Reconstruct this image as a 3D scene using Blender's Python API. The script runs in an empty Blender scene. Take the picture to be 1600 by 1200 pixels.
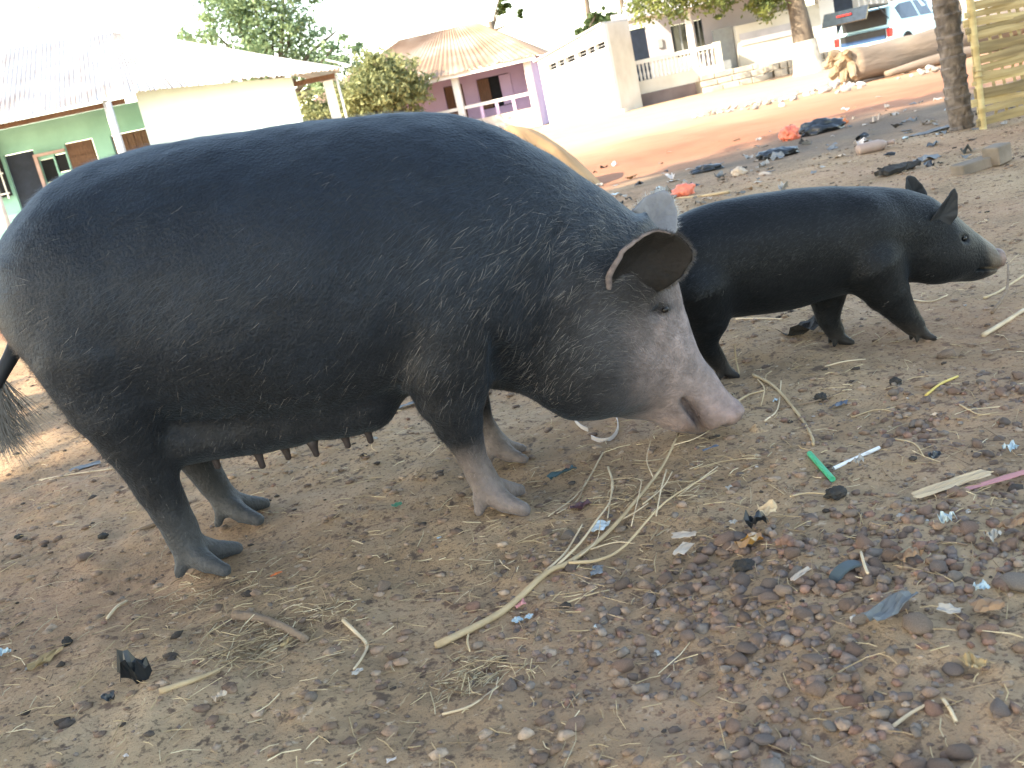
import bpy, math, random
import numpy as np
from mathutils import Vector, Matrix

random.seed(7); rng = np.random.default_rng(7)
scene = bpy.context.scene
col = scene.collection
R = math.radians

# ---------------------------------------------------------------- camera
CAM_H, PITCH, ROLL, FOC = 0.88, R(15.0), R(12.5), 1600.0
_f = Vector((0, math.cos(PITCH), -math.sin(PITCH))); _r = Vector((1, 0, 0)); _u = _r.cross(_f)
_cr, _sr = math.cos(ROLL), math.sin(ROLL)
cam_d = bpy.data.cameras.new('camera'); cam = bpy.data.objects.new('camera', cam_d); col.objects.link(cam)
cx = _r*_cr - _u*_sr; cy = _r*_sr + _u*_cr; cz = -_f
cam.matrix_world = Matrix(((cx.x, cy.x, cz.x, 0), (cx.y, cy.y, cz.y, 0), (cx.z, cy.z, cz.z, CAM_H), (0, 0, 0, 1)))
cam_d.sensor_width = 36; cam_d.lens = 36*FOC/1600; cam_d.clip_end = 2000; cam_d.clip_start = 0.05
cam_d.dof.use_dof = True; cam_d.dof.focus_distance = 2.4; cam_d.dof.aperture_fstop = 9
scene.camera = cam

# ---------------------------------------------------------------- sky, sun, exposure
SUN_AZ = Vector((-0.88, -0.47, 0)).normalized(); SUN_EL = R(33)
world = bpy.data.worlds.new('World'); scene.world = world; world.use_nodes = True
wn = world.node_tree; bgn = wn.nodes['Background']
sky = wn.nodes.new('ShaderNodeTexSky'); sky.sky_type = 'NISHITA'; sky.sun_disc = False
sky.sun_elevation = SUN_EL; sky.sun_rotation = math.atan2(SUN_AZ.x, SUN_AZ.y)
sky.dust_density = 0.7; sky.air_density = 1.0; sky.ozone_density = 1.0
wn.links.new(sky.outputs[0], bgn.inputs[0]); bgn.inputs[1].default_value = 0.15
sl = bpy.data.lights.new('sun', 'SUN'); sl.energy = 2.2; sl.angle = R(0.6); sl.color = (1.0, 0.94, 0.85)
so = bpy.data.objects.new('sun', sl); col.objects.link(so)
sdir = Vector((SUN_AZ.x*math.cos(SUN_EL), SUN_AZ.y*math.cos(SUN_EL), math.sin(SUN_EL)))
so.rotation_euler = (-sdir).to_track_quat('-Z', 'Y').to_euler(); so.location = (-20, -12, 20)
vs = scene.view_settings; vs.view_transform = 'Standard'; vs.look = 'None'; vs.gamma = 1.0; vs.exposure = 2.68
vs.use_white_balance = True; vs.white_balance_temperature = 8000; vs.white_balance_tint = 9
vs.use_curve_mapping = False
scene.cycles.use_denoising = True
scene.cycles.max_bounces = 6

# ---------------------------------------------------------------- pixel -> place helpers (photo is 1600 x 1200)
def ray(px, py):
    u = (px-800)/FOC; v = (600-py)/FOC
    return _f + _r*(u*_cr + v*_sr) + _u*(-u*_sr + v*_cr)
def gnd(px, py, z=0.0):
    d = ray(px, py); t = (z-CAM_H)/d.z
    return Vector((0, 0, CAM_H)) + d*t
def at(px, py, y):
    d = ray(px, py); return Vector((0, 0, CAM_H)) + d*(y/d.y)

# ---------------------------------------------------------------- noise
M32 = 0xffffffff
def _h(ix, iy, iz, s):
    h = (ix*374761393 + iy*668265263 + iz*2147483647 + s*144269504) & M32
    h = ((h ^ (h >> 13))*1274126177) & M32
    h = ((h ^ (h >> 15))*2246822519) & M32
    return (h ^ (h >> 16))/float(M32)
def vn(x, y, z=None, s=0):
    x = np.asarray(x, float); y = np.asarray(y, float)
    z = np.zeros_like(x) if z is None else np.asarray(z, float)
    ix, iy, iz = np.floor(x).astype(np.int64), np.floor(y).astype(np.int64), np.floor(z).astype(np.int64)
    fx, fy, fz = x-ix, y-iy, z-iz
    fx = fx*fx*(3-2*fx); fy = fy*fy*(3-2*fy); fz = fz*fz*(3-2*fz)
    r = 0
    for a in (0, 1):
        for b in (0, 1):
            for c in (0, 1):
                w = (fx if a else 1-fx)*(fy if b else 1-fy)*(fz if c else 1-fz)
                r = r + w*_h(ix+a, iy+b, iz+c, s)
    return r*2-1
def fbm(x, y, z=None, o=3, s=0):
    r = 0; a = 1.0
    z0 = None if z is None else np.asarray(z, float)
    for k in range(o):
        r = r + a*vn(np.asarray(x)*2**k, np.asarray(y)*2**k, None if z0 is None else z0*2**k, s+k*17); a *= .5
    return r
def sst(a, b, x):
    t = np.clip((x-a)/(b-a), 0, 1); return t*t*(3-2*t)

FEET = [(-.07, 2.22), (-.78, 2.25), (-.04, 2.535), (-.75, 2.535), (1.18, 2.78), (.99, 2.918), (.625, 2.835), (.565, 2.95), (.45, 2.38)]
def gz(x, y):
    """ground height"""
    x = np.asarray(x, float); y = np.asarray(y, float)
    d = np.hypot(x, y-1.0)
    near = 1-sst(4.5, 9, d)
    z = 0.022*fbm(x*1.3, y*1.3, o=3, s=3)*(1-sst(14, 30, d))
    z = z + near*(0.010*fbm(x*7, y*7, o=2, s=5) + 0.0045*fbm(x*30, y*30, o=2, s=9))
    z = z + 0.05*fbm(x*.25, y*.25, o=2, s=11)*sst(6, 14, d)
    w = np.zeros_like(z)          # soil pressed flat under the pigs' feet
    for fx, fy in FEET: w = np.maximum(w, np.exp(-((x-fx)**2+(y-fy)**2)/.09**2))
    return z*(1-w)
def gz1(x, y): return float(gz(np.array([x]), np.array([y]))[0])

# ---------------------------------------------------------------- materials
def _ramp(nt, fac, cols):
    n = nt.nodes.new('ShaderNodeValToRGB'); el = n.color_ramp.elements
    while len(el) < len(cols): el.new(0.5)
    for i, (p, c) in enumerate(cols):
        el[i].position = p; el[i].color = (*c, 1)
    nt.links.new(fac, n.inputs[0]); return n.outputs[0]
def mat(name, c1, c2=None, rough=0.8, scale=8.0, bump=0.0, bscale=None, metal=0.0, stretch=None, attr=None, spec=0.3, c3=None, detail=6.0, sheen=0.0, rand=0.0):
    m = bpy.data.materials.new(name); m.use_nodes = True; nt = m.node_tree
    b = nt.nodes['Principled BSDF']
    b.inputs['Roughness'].default_value = rough; b.inputs['Metallic'].default_value = metal
    b.inputs['Specular IOR Level'].default_value = spec
    if sheen: b.inputs['Sheen Weight'].default_value = sheen
    tc = nt.nodes.new('ShaderNodeTexCoord'); vec = tc.outputs['Object']
    if stretch:
        mp = nt.nodes.new('ShaderNodeMapping'); mp.inputs['Scale'].default_value = stretch
        nt.links.new(vec, mp.inputs[0]); vec = mp.outputs[0]
    nz = nt.nodes.new('ShaderNodeTexNoise'); nz.inputs['Scale'].default_value = scale; nz.inputs['Detail'].default_value = detail
    nt.links.new(vec, nz.inputs['Vector'])
    c2 = c2 or tuple(x*0.75 for x in c1)
    cols = [(0.33, c2), (0.66, c1)] if c3 is None else [(0.3, c2), (0.5, c1), (0.7, c3)]
    out = _ramp(nt, nz.outputs['Fac'], cols)
    if attr:
        at_ = nt.nodes.new('ShaderNodeVertexColor'); at_.layer_name = attr
        mx = nt.nodes.new('ShaderNodeMixRGB'); mx.blend_type = 'MULTIPLY'; mx.inputs[0].default_value = 1
        nt.links.new(at_.outputs[0], mx.inputs[1]); nt.links.new(out, mx.inputs[2]); out = mx.outputs[0]
    if rand:
        oi = nt.nodes.new('ShaderNodeObjectInfo'); hs = nt.nodes.new('ShaderNodeHueSaturation')
        mr = nt.nodes.new('ShaderNodeMapRange'); mr.inputs[3].default_value = 1-rand; mr.inputs[4].default_value = 1+rand
        nt.links.new(oi.outputs['Random'], mr.inputs[0]); nt.links.new(mr.outputs[0], hs.inputs['Value'])
        nt.links.new(out, hs.inputs['Color']); out = hs.outputs[0]
    nt.links.new(out, b.inputs['Base Color'])
    if bump:
        n2 = nt.nodes.new('ShaderNodeTexNoise'); n2.inputs['Scale'].default_value = bscale or scale*4; n2.inputs['Detail'].default_value = 5
        nt.links.new(vec, n2.inputs['Vector'])
        bp = nt.nodes.new('ShaderNodeBump'); bp.inputs['Strength'].default_value = bump; bp.inputs['Distance'].default_value = 0.02
        nt.links.new(n2.outputs['Fac'], bp.inputs['Height']); nt.links.new(bp.outputs[0], b.inputs['Normal'])
    return m

# ---------------------------------------------------------------- object helpers
def tag(o, label=None, cat=None, group=None, kind=None):
    if label: o['label'] = label
    if cat: o['category'] = cat
    if group: o['group'] = group
    if kind: o['kind'] = kind
    return o
def mk(name, v, f, m, parent=None, smooth=False, cols=None):
    me = bpy.data.meshes.new(name)
    v = np.asarray(v, dtype=np.float32)
    if isinstance(f, np.ndarray):
        k = f.shape[1]; n = f.shape[0]
        me.vertices.add(len(v)); me.vertices.foreach_set('co', v.ravel())
        me.loops.add(n*k); me.loops.foreach_set('vertex_index', f.astype(np.int32).ravel())
        me.polygons.add(n); me.polygons.foreach_set('loop_start', np.arange(0, n*k, k, dtype=np.int32))
        me.update(calc_edges=True); me.validate()
    else:
        me.from_pydata([tuple(map(float, p)) for p in v], [], [tuple(int(i) for i in q) for q in f]); me.update()
    if smooth: me.polygons.foreach_set('use_smooth', np.ones(len(me.polygons), dtype=bool))
    if cols is not None:
        ca = me.color_attributes.new('col', 'FLOAT_COLOR', 'POINT')
        c4 = np.ones((len(v), 4), np.float32); c4[:, :3] = cols; ca.data.foreach_set('color', c4.ravel())
    if m is not None: me.materials.append(m)
    o = bpy.data.objects.new(name, me); col.objects.link(o)
    if parent is not None: o.parent = parent
    return o
def share(src, name=None, parent=None):
    o = bpy.data.objects.new(name or src.name.split('.')[0], src.data); col.objects.link(o)
    if parent is not None: o.parent = parent
    return o
def empty(name, loc=(0, 0, 0), rz=0.0):
    o = bpy.data.objects.new(name, None); o.empty_display_size = .1; col.objects.link(o)
    o.location = loc; o.rotation_euler = (0, 0, rz); return o
class MB:
    """collects simple shapes into one mesh"""
    def __init__(s): s.v = []; s.f = []
    def add(s, v, f):
        n = len(s.v); s.v += [tuple(p) for p in v]; s.f += [tuple(i+n for i in q) for q in f]; return s
    def box(s, x0, x1, y0, y1, z0, z1):
        v = [(x, y, z) for z in (z0, z1) for y in (y0, y1) for x in (x0, x1)]
        return s.add(v, [(0, 2, 3, 1), (4, 5, 7, 6), (0, 1, 5, 4), (2, 6, 7, 3), (0, 4, 6, 2), (1, 3, 7, 5)])
    def tube(s, pts, rad, n=6, cap=True):
        v, f = tube(pts, rad, n, cap); return s.add(v, f)
    def build(s, name, m, parent=None, smooth=False): return mk(name, s.v, s.f, m, parent, smooth)
def tube(pts, rad, n=6, cap=True):
    P = [Vector(p) for p in pts]
    if not hasattr(rad, '__len__'): rad = [rad]*len(P)
    v = []; f = []; ref = None
    for i, p in enumerate(P):
        t = (P[min(i+1, len(P)-1)]-P[max(i-1, 0)]).normalized()
        if ref is None: ref = Vector((0, 0, 1)) if abs(t.z) < .9 else Vector((1, 0, 0))
        a = t.cross(ref).normalized(); b = a.cross(t).normalized(); ref = b
        for k in range(n):
            th = 2*math.pi*k/n
            v.append(p + (a*math.cos(th) + b*math.sin(th))*rad[i])
    for i in range(len(P)-1):
        for k in range(n):
            k2 = (k+1) % n
            f.append((i*n+k, i*n+k2, (i+1)*n+k2, (i+1)*n+k))
    if cap:
        f.append(tuple(range(n-1, -1, -1))); f.append(tuple((len(P)-1)*n+k for k in range(n)))
    return v, f
def bev(o, w=0.01, seg=2):
    b = o.modifiers.new('bevel', 'BEVEL'); b.width = w; b.segments = seg; b.limit_method = 'ANGLE'; return o
def spline(pts, n=6):
    P = [np.array(p, float) for p in pts]; P = [2*P[0]-P[1]] + P + [2*P[-1]-P[-2]]
    out = []
    for i in range(1, len(P)-2):
        for k in range(n):
            t = k/n
            out.append(.5*((2*P[i])+(-P[i-1]+P[i+1])*t+(2*P[i-1]-5*P[i]+4*P[i+1]-P[i+2])*t*t+(-P[i-1]+3*P[i]-3*P[i+1]+P[i+2])*t**3))
    out.append(P[-2]); return np.array(out)
# ================================================================ GROUND
def ground():
    def axis(a0, a1, fine, lo, hi):
        c = list(np.arange(a0, a1, fine)); s = fine
        while c[-1] < hi: s = min(s*1.08, 6); c.append(c[-1]+s)
        s = fine
        while c[0] > lo: s = min(s*1.08, 6); c.insert(0, c[0]-s)
        return np.array(c)
    xs = axis(-1.7, 2.0, 0.0135, -150, 150); ys = axis(0.9, 3.6, 0.0135, -40, 260)
    X, Y = np.meshgrid(xs, ys); Z = gz(X, Y)
    v = np.stack([X, Y, Z], -1).reshape(-1, 3); nx, ny = len(xs), len(ys)
    i = np.arange(ny-1)[:, None]*nx + np.arange(nx-1)[None]
    f = np.stack([i, i+1, i+nx+1, i+nx], -1).reshape(-1, 4)
    m = bpy.data.materials.new('earth'); m.use_nodes = True; nt = m.node_tree; b = nt.nodes['Principled BSDF']
    b.inputs['Roughness'].default_value = 0.95; b.inputs['Specular IOR Level'].default_value = 0.15
    L = nt.links.new
    geo = nt.nodes.new('ShaderNodeNewGeometry'); pos = geo.outputs['Position']
    def noise(sc, det=6, ro=.6):
        n = nt.nodes.new('ShaderNodeTexNoise'); n.inputs['Scale'].default_value = sc; n.inputs['Detail'].default_value = det
        n.inputs['Roughness'].default_value = ro; L(pos, n.inputs['Vector']); return n.outputs['Fac']
    def mix(fac, a, bb, mode='MIX'):
        n = nt.nodes.new('ShaderNodeMixRGB'); n.blend_type = mode
        for k, x in enumerate((fac, a, bb)):
            if hasattr(x, 'is_linked'): L(x, n.inputs[k])
            else: n.inputs[k].default_value = x if k == 0 else (*x, 1)
        return n.outputs[0]
    def math_(op, a, bb, clamp=False):
        n = nt.nodes.new('ShaderNodeMath'); n.operation = op; n.use_clamp = clamp
        for k, x in enumerate((a, bb)):
            if hasattr(x, 'is_linked'): L(x, n.inputs[k])
            else: n.inputs[k].default_value = x
        return n.outputs[0]
    # soil of the yard: brown with paler dust, reddish patches and dark specks
    soil = _ramp(nt, noise(2.2, 8), [(0.3, (0.26, 0.167, 0.098)), (0.5, (0.375, 0.253, 0.150)), (0.72, (0.50, 0.37, 0.232))])
    soil = mix(_ramp(nt, noise(26, 5), [(0.35, (1, 1, 1)), (0.42, (0, 0, 0))]), soil, (0.13, 0.088, 0.062))
    soil = mix(_ramp(nt, noise(44, 4), [(0.63, (0, 0, 0)), (0.70, (.7, .7, .7))]), soil, (0.56, 0.44, 0.32))
    soil = mix(_ramp(nt, noise(95, 3), [(0.36, (.75, .75, .75)), (0.45, (0, 0, 0))]), soil, (0.10, 0.068, 0.05))
    soil = mix(_ramp(nt, noise(1.1, 3), [(0.45, (0, 0, 0)), (0.65, (.45, .45, .45))]), soil, (0.35, 0.185, 0.115))
    # laterite road beyond the yard
    road = _ramp(nt, noise(0.55, 7), [(0.3, (0.27, 0.118, 0.068)), (0.5, (0.33, 0.15, 0.088)), (0.7, (0.39, 0.19, 0.112))])
    road = mix(_ramp(nt, noise(7, 6), [(0.58, (0, 0, 0)), (0.68, (.5, .5, .5))]), road, (0.25, 0.13, 0.08))
    sp = nt.nodes.new('ShaderNodeSeparateXYZ'); L(pos, sp.inputs[0])
    # the dark litter-stained border runs obliquely: from (-4, 8) to (7, 12.5)
    d = math_('SUBTRACT', sp.outputs['Y'], math_('MULTIPLY', sp.outputs['X'], 0.33))
    d = math_('ADD', d, math_('MULTIPLY', math_('SUBTRACT', noise(0.9, 6), 0.5), 2.6))
    fac = nt.nodes.new('ShaderNodeMapRange'); L(d, fac.inputs[0]); fac.inputs[1].default_value = 8.3; fac.inputs[2].default_value = 9.7
    # ashy grey stain along the border, right hand side
    ash = nt.nodes.new('ShaderNodeMapRange'); L(math_('ABSOLUTE', math_('SUBTRACT', d, 8.0), 0.0), ash.inputs[0])
    ash.inputs[1].default_value = 1.5; ash.inputs[2].default_value = 0.1; ash.inputs[3].default_value = 0; ash.inputs[4].default_value = .75
    ashx = nt.nodes.new('ShaderNodeMapRange'); L(sp.outputs['X'], ashx.inputs[0]); ashx.inputs[1].default_value = 0.8; ashx.inputs[2].default_value = 2.2
    far = nt.nodes.new('ShaderNodeMapRange'); L(d, far.inputs[0]); far.inputs[1].default_value = 11.5; far.inputs[2].default_value = 17
    road = mix(far.outputs[0], road, mix(noise(1.3, 6), (0.50, 0.31, 0.185), (0.60, 0.42, 0.28)))
    base = mix(fac.outputs[0], soil, road)
    base = mix(math_('MULTIPLY', ash.outputs[0], ashx.outputs[0]), base, (0.10, 0.085, 0.072))
    L(base, b.inputs['Base Color'])
    bp = nt.nodes.new('ShaderNodeBump'); bp.inputs['Strength'].default_value = 0.8; bp.inputs['Distance'].default_value = 0.015
    hh = math_('ADD', noise(60, 6, .7), math_('MULTIPLY', noise(170, 4, .7), 0.5))
    L(hh, bp.inputs['Height']); L(bp.outputs[0], b.inputs['Normal'])
    g = mk('ground', v, f, m, smooth=True); tag(g, kind='structure')
ground()
# ================================================================ PIGS (implicit body, one continuous mesh each)
def surface_nets(V, lo, h):
    ins = V < 0; nx, ny, nz = V.shape
    c = [ins[a:nx-1+a, b:ny-1+b, d:nz-1+d] for a in (0, 1) for b in (0, 1) for d in (0, 1)]
    s = sum(x.astype(np.int8) for x in c); act = (s > 0) & (s < 8)
    I = np.argwhere(act); idx = -np.ones(act.shape, np.int64); idx[act] = np.arange(len(I))
    acc = np.zeros((len(I), 3)); cnt = np.zeros(len(I))
    corners = [(a, b, d) for a in (0, 1) for b in (0, 1) for d in (0, 1)]
    for p in corners:
        for ax in range(3):
            if p[ax]: continue
            q = list(p); q[ax] = 1
            va = V[I[:, 0]+p[0], I[:, 1]+p[1], I[:, 2]+p[2]]; vb = V[I[:, 0]+q[0], I[:, 1]+q[1], I[:, 2]+q[2]]
            mk_ = (va < 0) != (vb < 0); t = np.where(mk_, va/np.where(va == vb, 1, va-vb), 0)
            P = I + np.array(p); P = P.astype(float); P[:, ax] += t
            acc[mk_] += P[mk_]; cnt[mk_] += 1
    verts = acc/cnt[:, None]*h + lo
    quads = []
    for ax in range(3):
        sl0 = [slice(None)]*3; sl1 = [slice(None)]*3; sl0[ax] = slice(0, -1); sl1[ax] = slice(1, None)
        A = ins[tuple(sl0)]; B = ins[tuple(sl1)]
        E = np.argwhere(A != B); u, w = (ax+1) % 3, (ax+2) % 3
        ok = (E[:, u] > 0) & (E[:, w] > 0) & (E[:, u] < V.shape[u]-1) & (E[:, w] < V.shape[w]-1); E = E[ok]
        def cell(du, dw):
            q = E.copy(); q[:, u] -= du; q[:, w] -= dw; return idx[q[:, 0], q[:, 1], q[:, 2]]
        Q = np.stack([cell(0, 0), cell(1, 0), cell(1, 1), cell(0, 1)], 1)
        inside = A[E[:, 0], E[:, 1], E[:, 2]]
        Q[~inside] = Q[~inside][:, ::-1]
        quads.append(Q)
    return verts, np.concatenate(quads)
def smin(a, b, k):
    h = np.clip(.5+.5*(b-a)/k, 0, 1); return b*(1-h)+a*h-k*h*(1-h)
def smax(a, b, k): return -smin(-a, -b, k)
def loft(X, Y, Z, o, ax, st, pw=2.0):
    """st rows: s, q0, half q, half width; axis in the x-z plane"""
    ax = np.array(ax, float)/np.hypot(*ax); qv = np.array([-ax[1], ax[0]])
    S = spline(st, 10); sgrid = S[:, 0]
    s = (X-o[0])*ax[0]+(Z-o[1])*ax[1]; q = (X-o[0])*qv[0]+(Z-o[1])*qv[1]
    q0 = np.interp(s, sgrid, S[:, 1]); hq = np.interp(s, sgrid, S[:, 2]); w = np.interp(s, sgrid, S[:, 3])
    r = (np.abs((q-q0)/hq)**pw+np.abs(Y/w)**pw)**(1/pw)
    d = (r-1)*np.minimum(hq, w)
    ds = np.maximum(np.maximum(sgrid[0]-s, s-sgrid[-1]), 0)
    return np.where(ds > 0, np.hypot(np.maximum(d, 0), ds), d)
def tb(rows):
    """x, bottom, top, half width -> loft stations along x"""
    return [(x, (a+b)/2, (b-a)/2, w) for x, a, b, w in rows]
def ell(X, Y, Z, c, r):
    k = np.sqrt(((X-c[0])/r[0])**2+((Y-c[1])/r[1])**2+((Z-c[2])/r[2])**2); return (k-1)*min(r)
def chain(X, Y, Z, pts):
    d = None
    for (a, b) in zip(pts[:-1], pts[1:]):
        A = np.array(a[:3]); B = np.array(b[:3]); AB = B-A; L2 = AB@AB
        t = np.clip(((X-A[0])*AB[0]+(Y-A[1])*AB[1]+(Z-A[2])*AB[2])/L2, 0, 1)
        e = np.sqrt((X-A[0]-t*AB[0])**2+(Y-A[1]-t*AB[1])**2+(Z-A[2]-t*AB[2])**2)-(a[3]+(b[3]-a[3])*t)
        d = e if d is None else np.minimum(d, e)
    return d
def foot(X, Y, Z, p, sc=1.0, spread=1.0, fw=1.0):
    """two toes in front, two dewclaws behind; p = fetlock"""
    x, y, z = p; d = None
    for s in (-1, 1):
        toe = chain(X, Y, Z, [(x-.004*sc, y+s*.012*sc, z, .024*sc), (x+.028*fw*sc, y+s*.022*spread*sc, z*.50, .021*sc), (x+.062*fw*sc, y+s*.036*spread*sc, .013*sc, .0135*sc)])
        dew = chain(X, Y, Z, [(x-.012*sc, y+s*.016*sc, z*1.0, .017*sc), (x-.030*sc, y+s*.030*sc, z*.30, .0095*sc)])
        e = np.minimum(toe, dew); d = e if d is None else np.minimum(d, e)
    return d

def grid(lo, hi, h):
    xs = np.arange(lo[0], hi[0], h); ys = np.arange(lo[1], hi[1], h); zs = np.arange(lo[2], hi[2], h)
    return np.meshgrid(xs, ys, zs, indexing='ij')

def sow_sdf(X, Y, Z):
    torso = loft(X, Y, Z, (0, 0), (1, 0), tb([(-1.095, .66, .72, .03), (-1.08, .60, .765, .10), (-1.05, .555, .815, .155), (-1.0, .51, .868, .205), (-.9, .435, .932, .25), (-.8, .35, .957, .278), (-.7, .31, .96, .294),
        (-.55, .277, .957, .308), (-.4, .26, .946, .312), (-.25, .285, .934, .30), (-.1, .31, .915, .275), (0, .315, .885, .25), (.1, .30, .835, .222), (.2, .25, .752, .195), (.28, .215, .672, .168), (.36, .25, .585, .13), (.41, .36, .50, .05)]), 2.15)
    # head: axis runs down the face
    o = (.30, .56); ax = (.24, -.50)
    a = np.array(ax)/np.hypot(*ax); q = np.array([-a[1], a[0]])
    def stn(front, rear, w):
        F = np.array(front)-o; B = np.array(rear)-o
        s = (F@a*.55+B@a*.45); qf, qb = F@q, B@q
        return (s, (qf+qb)/2, (qf-qb)/2, w)
    st = [stn((.395, .575), (.20, .50), .10), stn((.428, .50), (.13, .36), .125), stn((.436, .42), (.09, .265), .132), stn((.438, .345), (.105, .20), .128), stn((.45, .27), (.17, .15), .110),
          stn((.465, .215), (.235, .115), .088), stn((.482, .175), (.30, .080), .068), stn((.498, .140), (.345, .036), .064), stn((.514, .112), (.395, .014), .060), stn((.524, .09), (.43, .006), .057)]
    st.sort(key=lambda r: r[0])
    head = loft(X, Y, Z, o, ax, st, 2.1)
    disc = chain(X, Y, Z, [(.504, -.018, .058, .037), (.504, .018, .058, .037)])
    disc = np.maximum(disc, np.abs((X-.506)*a[0]+(Z-.056)*a[1])-.014)
    cheek = np.minimum(ell(X, Y, Z, (.185, -.10, .30), (.155, .095, .155)), ell(X, Y, Z, (.185, .10, .30), (.155, .095, .155)))
    head = smin(head, cheek, .05); head = smin(head, disc, .012)
    neck = chain(X, Y, Z, [(.02, 0, .40, .16), (.16, 0, .30, .14)])
    brow = np.minimum(ell(X, Y, Z, (.40, -.085, .415), (.035, .035, .045)), ell(X, Y, Z, (.40, .085, .415), (.035, .035, .045)))
    # mouth: groove from the snout back to the corner, and loose lip folds
    mouth = chain(X, Y, Z, [(.50, -.09, .062, .006), (.43, -.09, .085, .012), (.375, -.095, .155, .010), (.36, -.10, .185, .004)])
    mouth = np.minimum(mouth, chain(X, Y, Z, [(.50, .09, .062, .006), (.43, .09, .085, .012), (.375, .095, .155, .010)]))
    mo = chain(X, np.zeros_like(Y), Z, [(.432, 0, .020, .010), (.418, 0, .060, .007), (.398, 0, .112, .006), (.388, 0, .135, .004)])
    body = smin(torso, neck, .09)
    body = smin(body, head, .035)
    for s in (-1, 1):
        body = smin(body, ell(X, Y, Z, (-.85, s*.165, .61), (.15, .115, .235)), .05)         # ham
        body = smin(body, ell(X, Y, Z, (-.10, s*.185, .52), (.145, .095, .24)), .035)        # shoulder
    # legs
    near_f = chain(X, Y, Z, [(-.115, -.185, .47, .100), (-.138, -.187, .385, .094), (-.142, -.178, .30, .076), (-.138, -.170, .235, .057), (-.131, -.164, .185, .043), (-.124, -.16, .13, .033), (-.112, -.16, .085, .034), (-.104, -.16, .06, .031)])
    far_f = chain(X, Y, Z, [(-.10, .185, .47, .100), (-.11, .18, .385, .084), (-.115, .17, .30, .066), (-.108, .165, .235, .048), (-.10, .16, .185, .037), (-.098, .155, .13, .032), (-.085, .155, .085, .032), (-.075, .155, .06, .03)])
    near_h = chain(X, Y, Z, [(-.855, -.16, .56, .13), (-.853, -.165, .45, .102), (-.848, -.16, .36, .078), (-.842, -.15, .28, .058), (-.838, -.145, .225, .051), (-.830, -.14, .17, .044), (-.824, -.135, .12, .040), (-.82, -.13, .075, .037), (-.812, -.13, .055, .031)])
    far_h = chain(X, Y, Z, [(-.865, .16, .54, .13), (-.86, .165, .44, .104), (-.86, .16, .34, .080), (-.85, .155, .27, .057), (-.84, .155, .225, .052), (-.825, .155, .17, .043), (-.81, .155, .12, .039), (-.795, .155, .075, .034), (-.787, .155, .055, .03)])
    ff = foot(X, Y, Z, (-.105, -.16, .062), 1.1, 1.55); fb = foot(X, Y, Z, (-.075, .155, .062), 1.05, 1.2)
    hf = foot(X, Y, Z, (-.81, -.13, .062), 1.15, 1.55, 1.1); hb = foot(X, Y, Z, (-.785, .155, .062), 1.12, 1.4, 1.1)
    body = smin(body, smin(near_f, ff, .018), .022); body = smin(body, smin(far_f, fb, .018), .022)
    body = smin(body, smin(near_h, hf, .018), .028); body = smin(body, smin(far_h, hb, .018), .028)
    # udder swellings along the belly
    for k, x in enumerate((-.74, -.66, -.58, -.50, -.41, -.33)):
        for s in (-1, 1):
            body = smin(body, ell(X, Y, Z, (x, s*.10, .318-.02*math.sin((x+.8)*3)), (.065, .085, .060)), .04)
    # hollow under the throat / behind the elbow, flank fold
    body = smax(body, -chain(X, Y, Z, [(-.012, -.26, .435, .010), (-.008, -.22, .36, .034), (.0, -.19, .27, .050), (.005, -.18, .22, .05)]), .02)
    body = smax(body, -chain(X, Y, Z, [(-.245, -.30, .50, .004), (-.25, -.275, .40, .012), (-.235, -.25, .31, .016)]), .02)
    body = smax(body, -chain(X, Y, Z, [(-.73, -.31, .50, .004), (-.755, -.285, .42, .015), (-.775, -.26, .33, .018)]), .03)
    body = smax(body, -chain(X, Y, Z, [(.17, -.20, .60, .002), (.14, -.215, .50, .006), (.11, -.21, .38, .004)]), .04)
    md = np.maximum(mo, .034-np.abs(Y))
    body = smax(body, -md, .012)
    # eye hollow
    for s in (-1, 1): body = smax(body, -ell(X, Y, Z, (.370, s*.135, .372), (.028, .018, .013)), .012)
    n = .0035*fbm(X*9, Y*9, Z*9, o=2, s=21)+.0018*vn(X*32, Y*32, Z*32, s=31)
    return body+n
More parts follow.
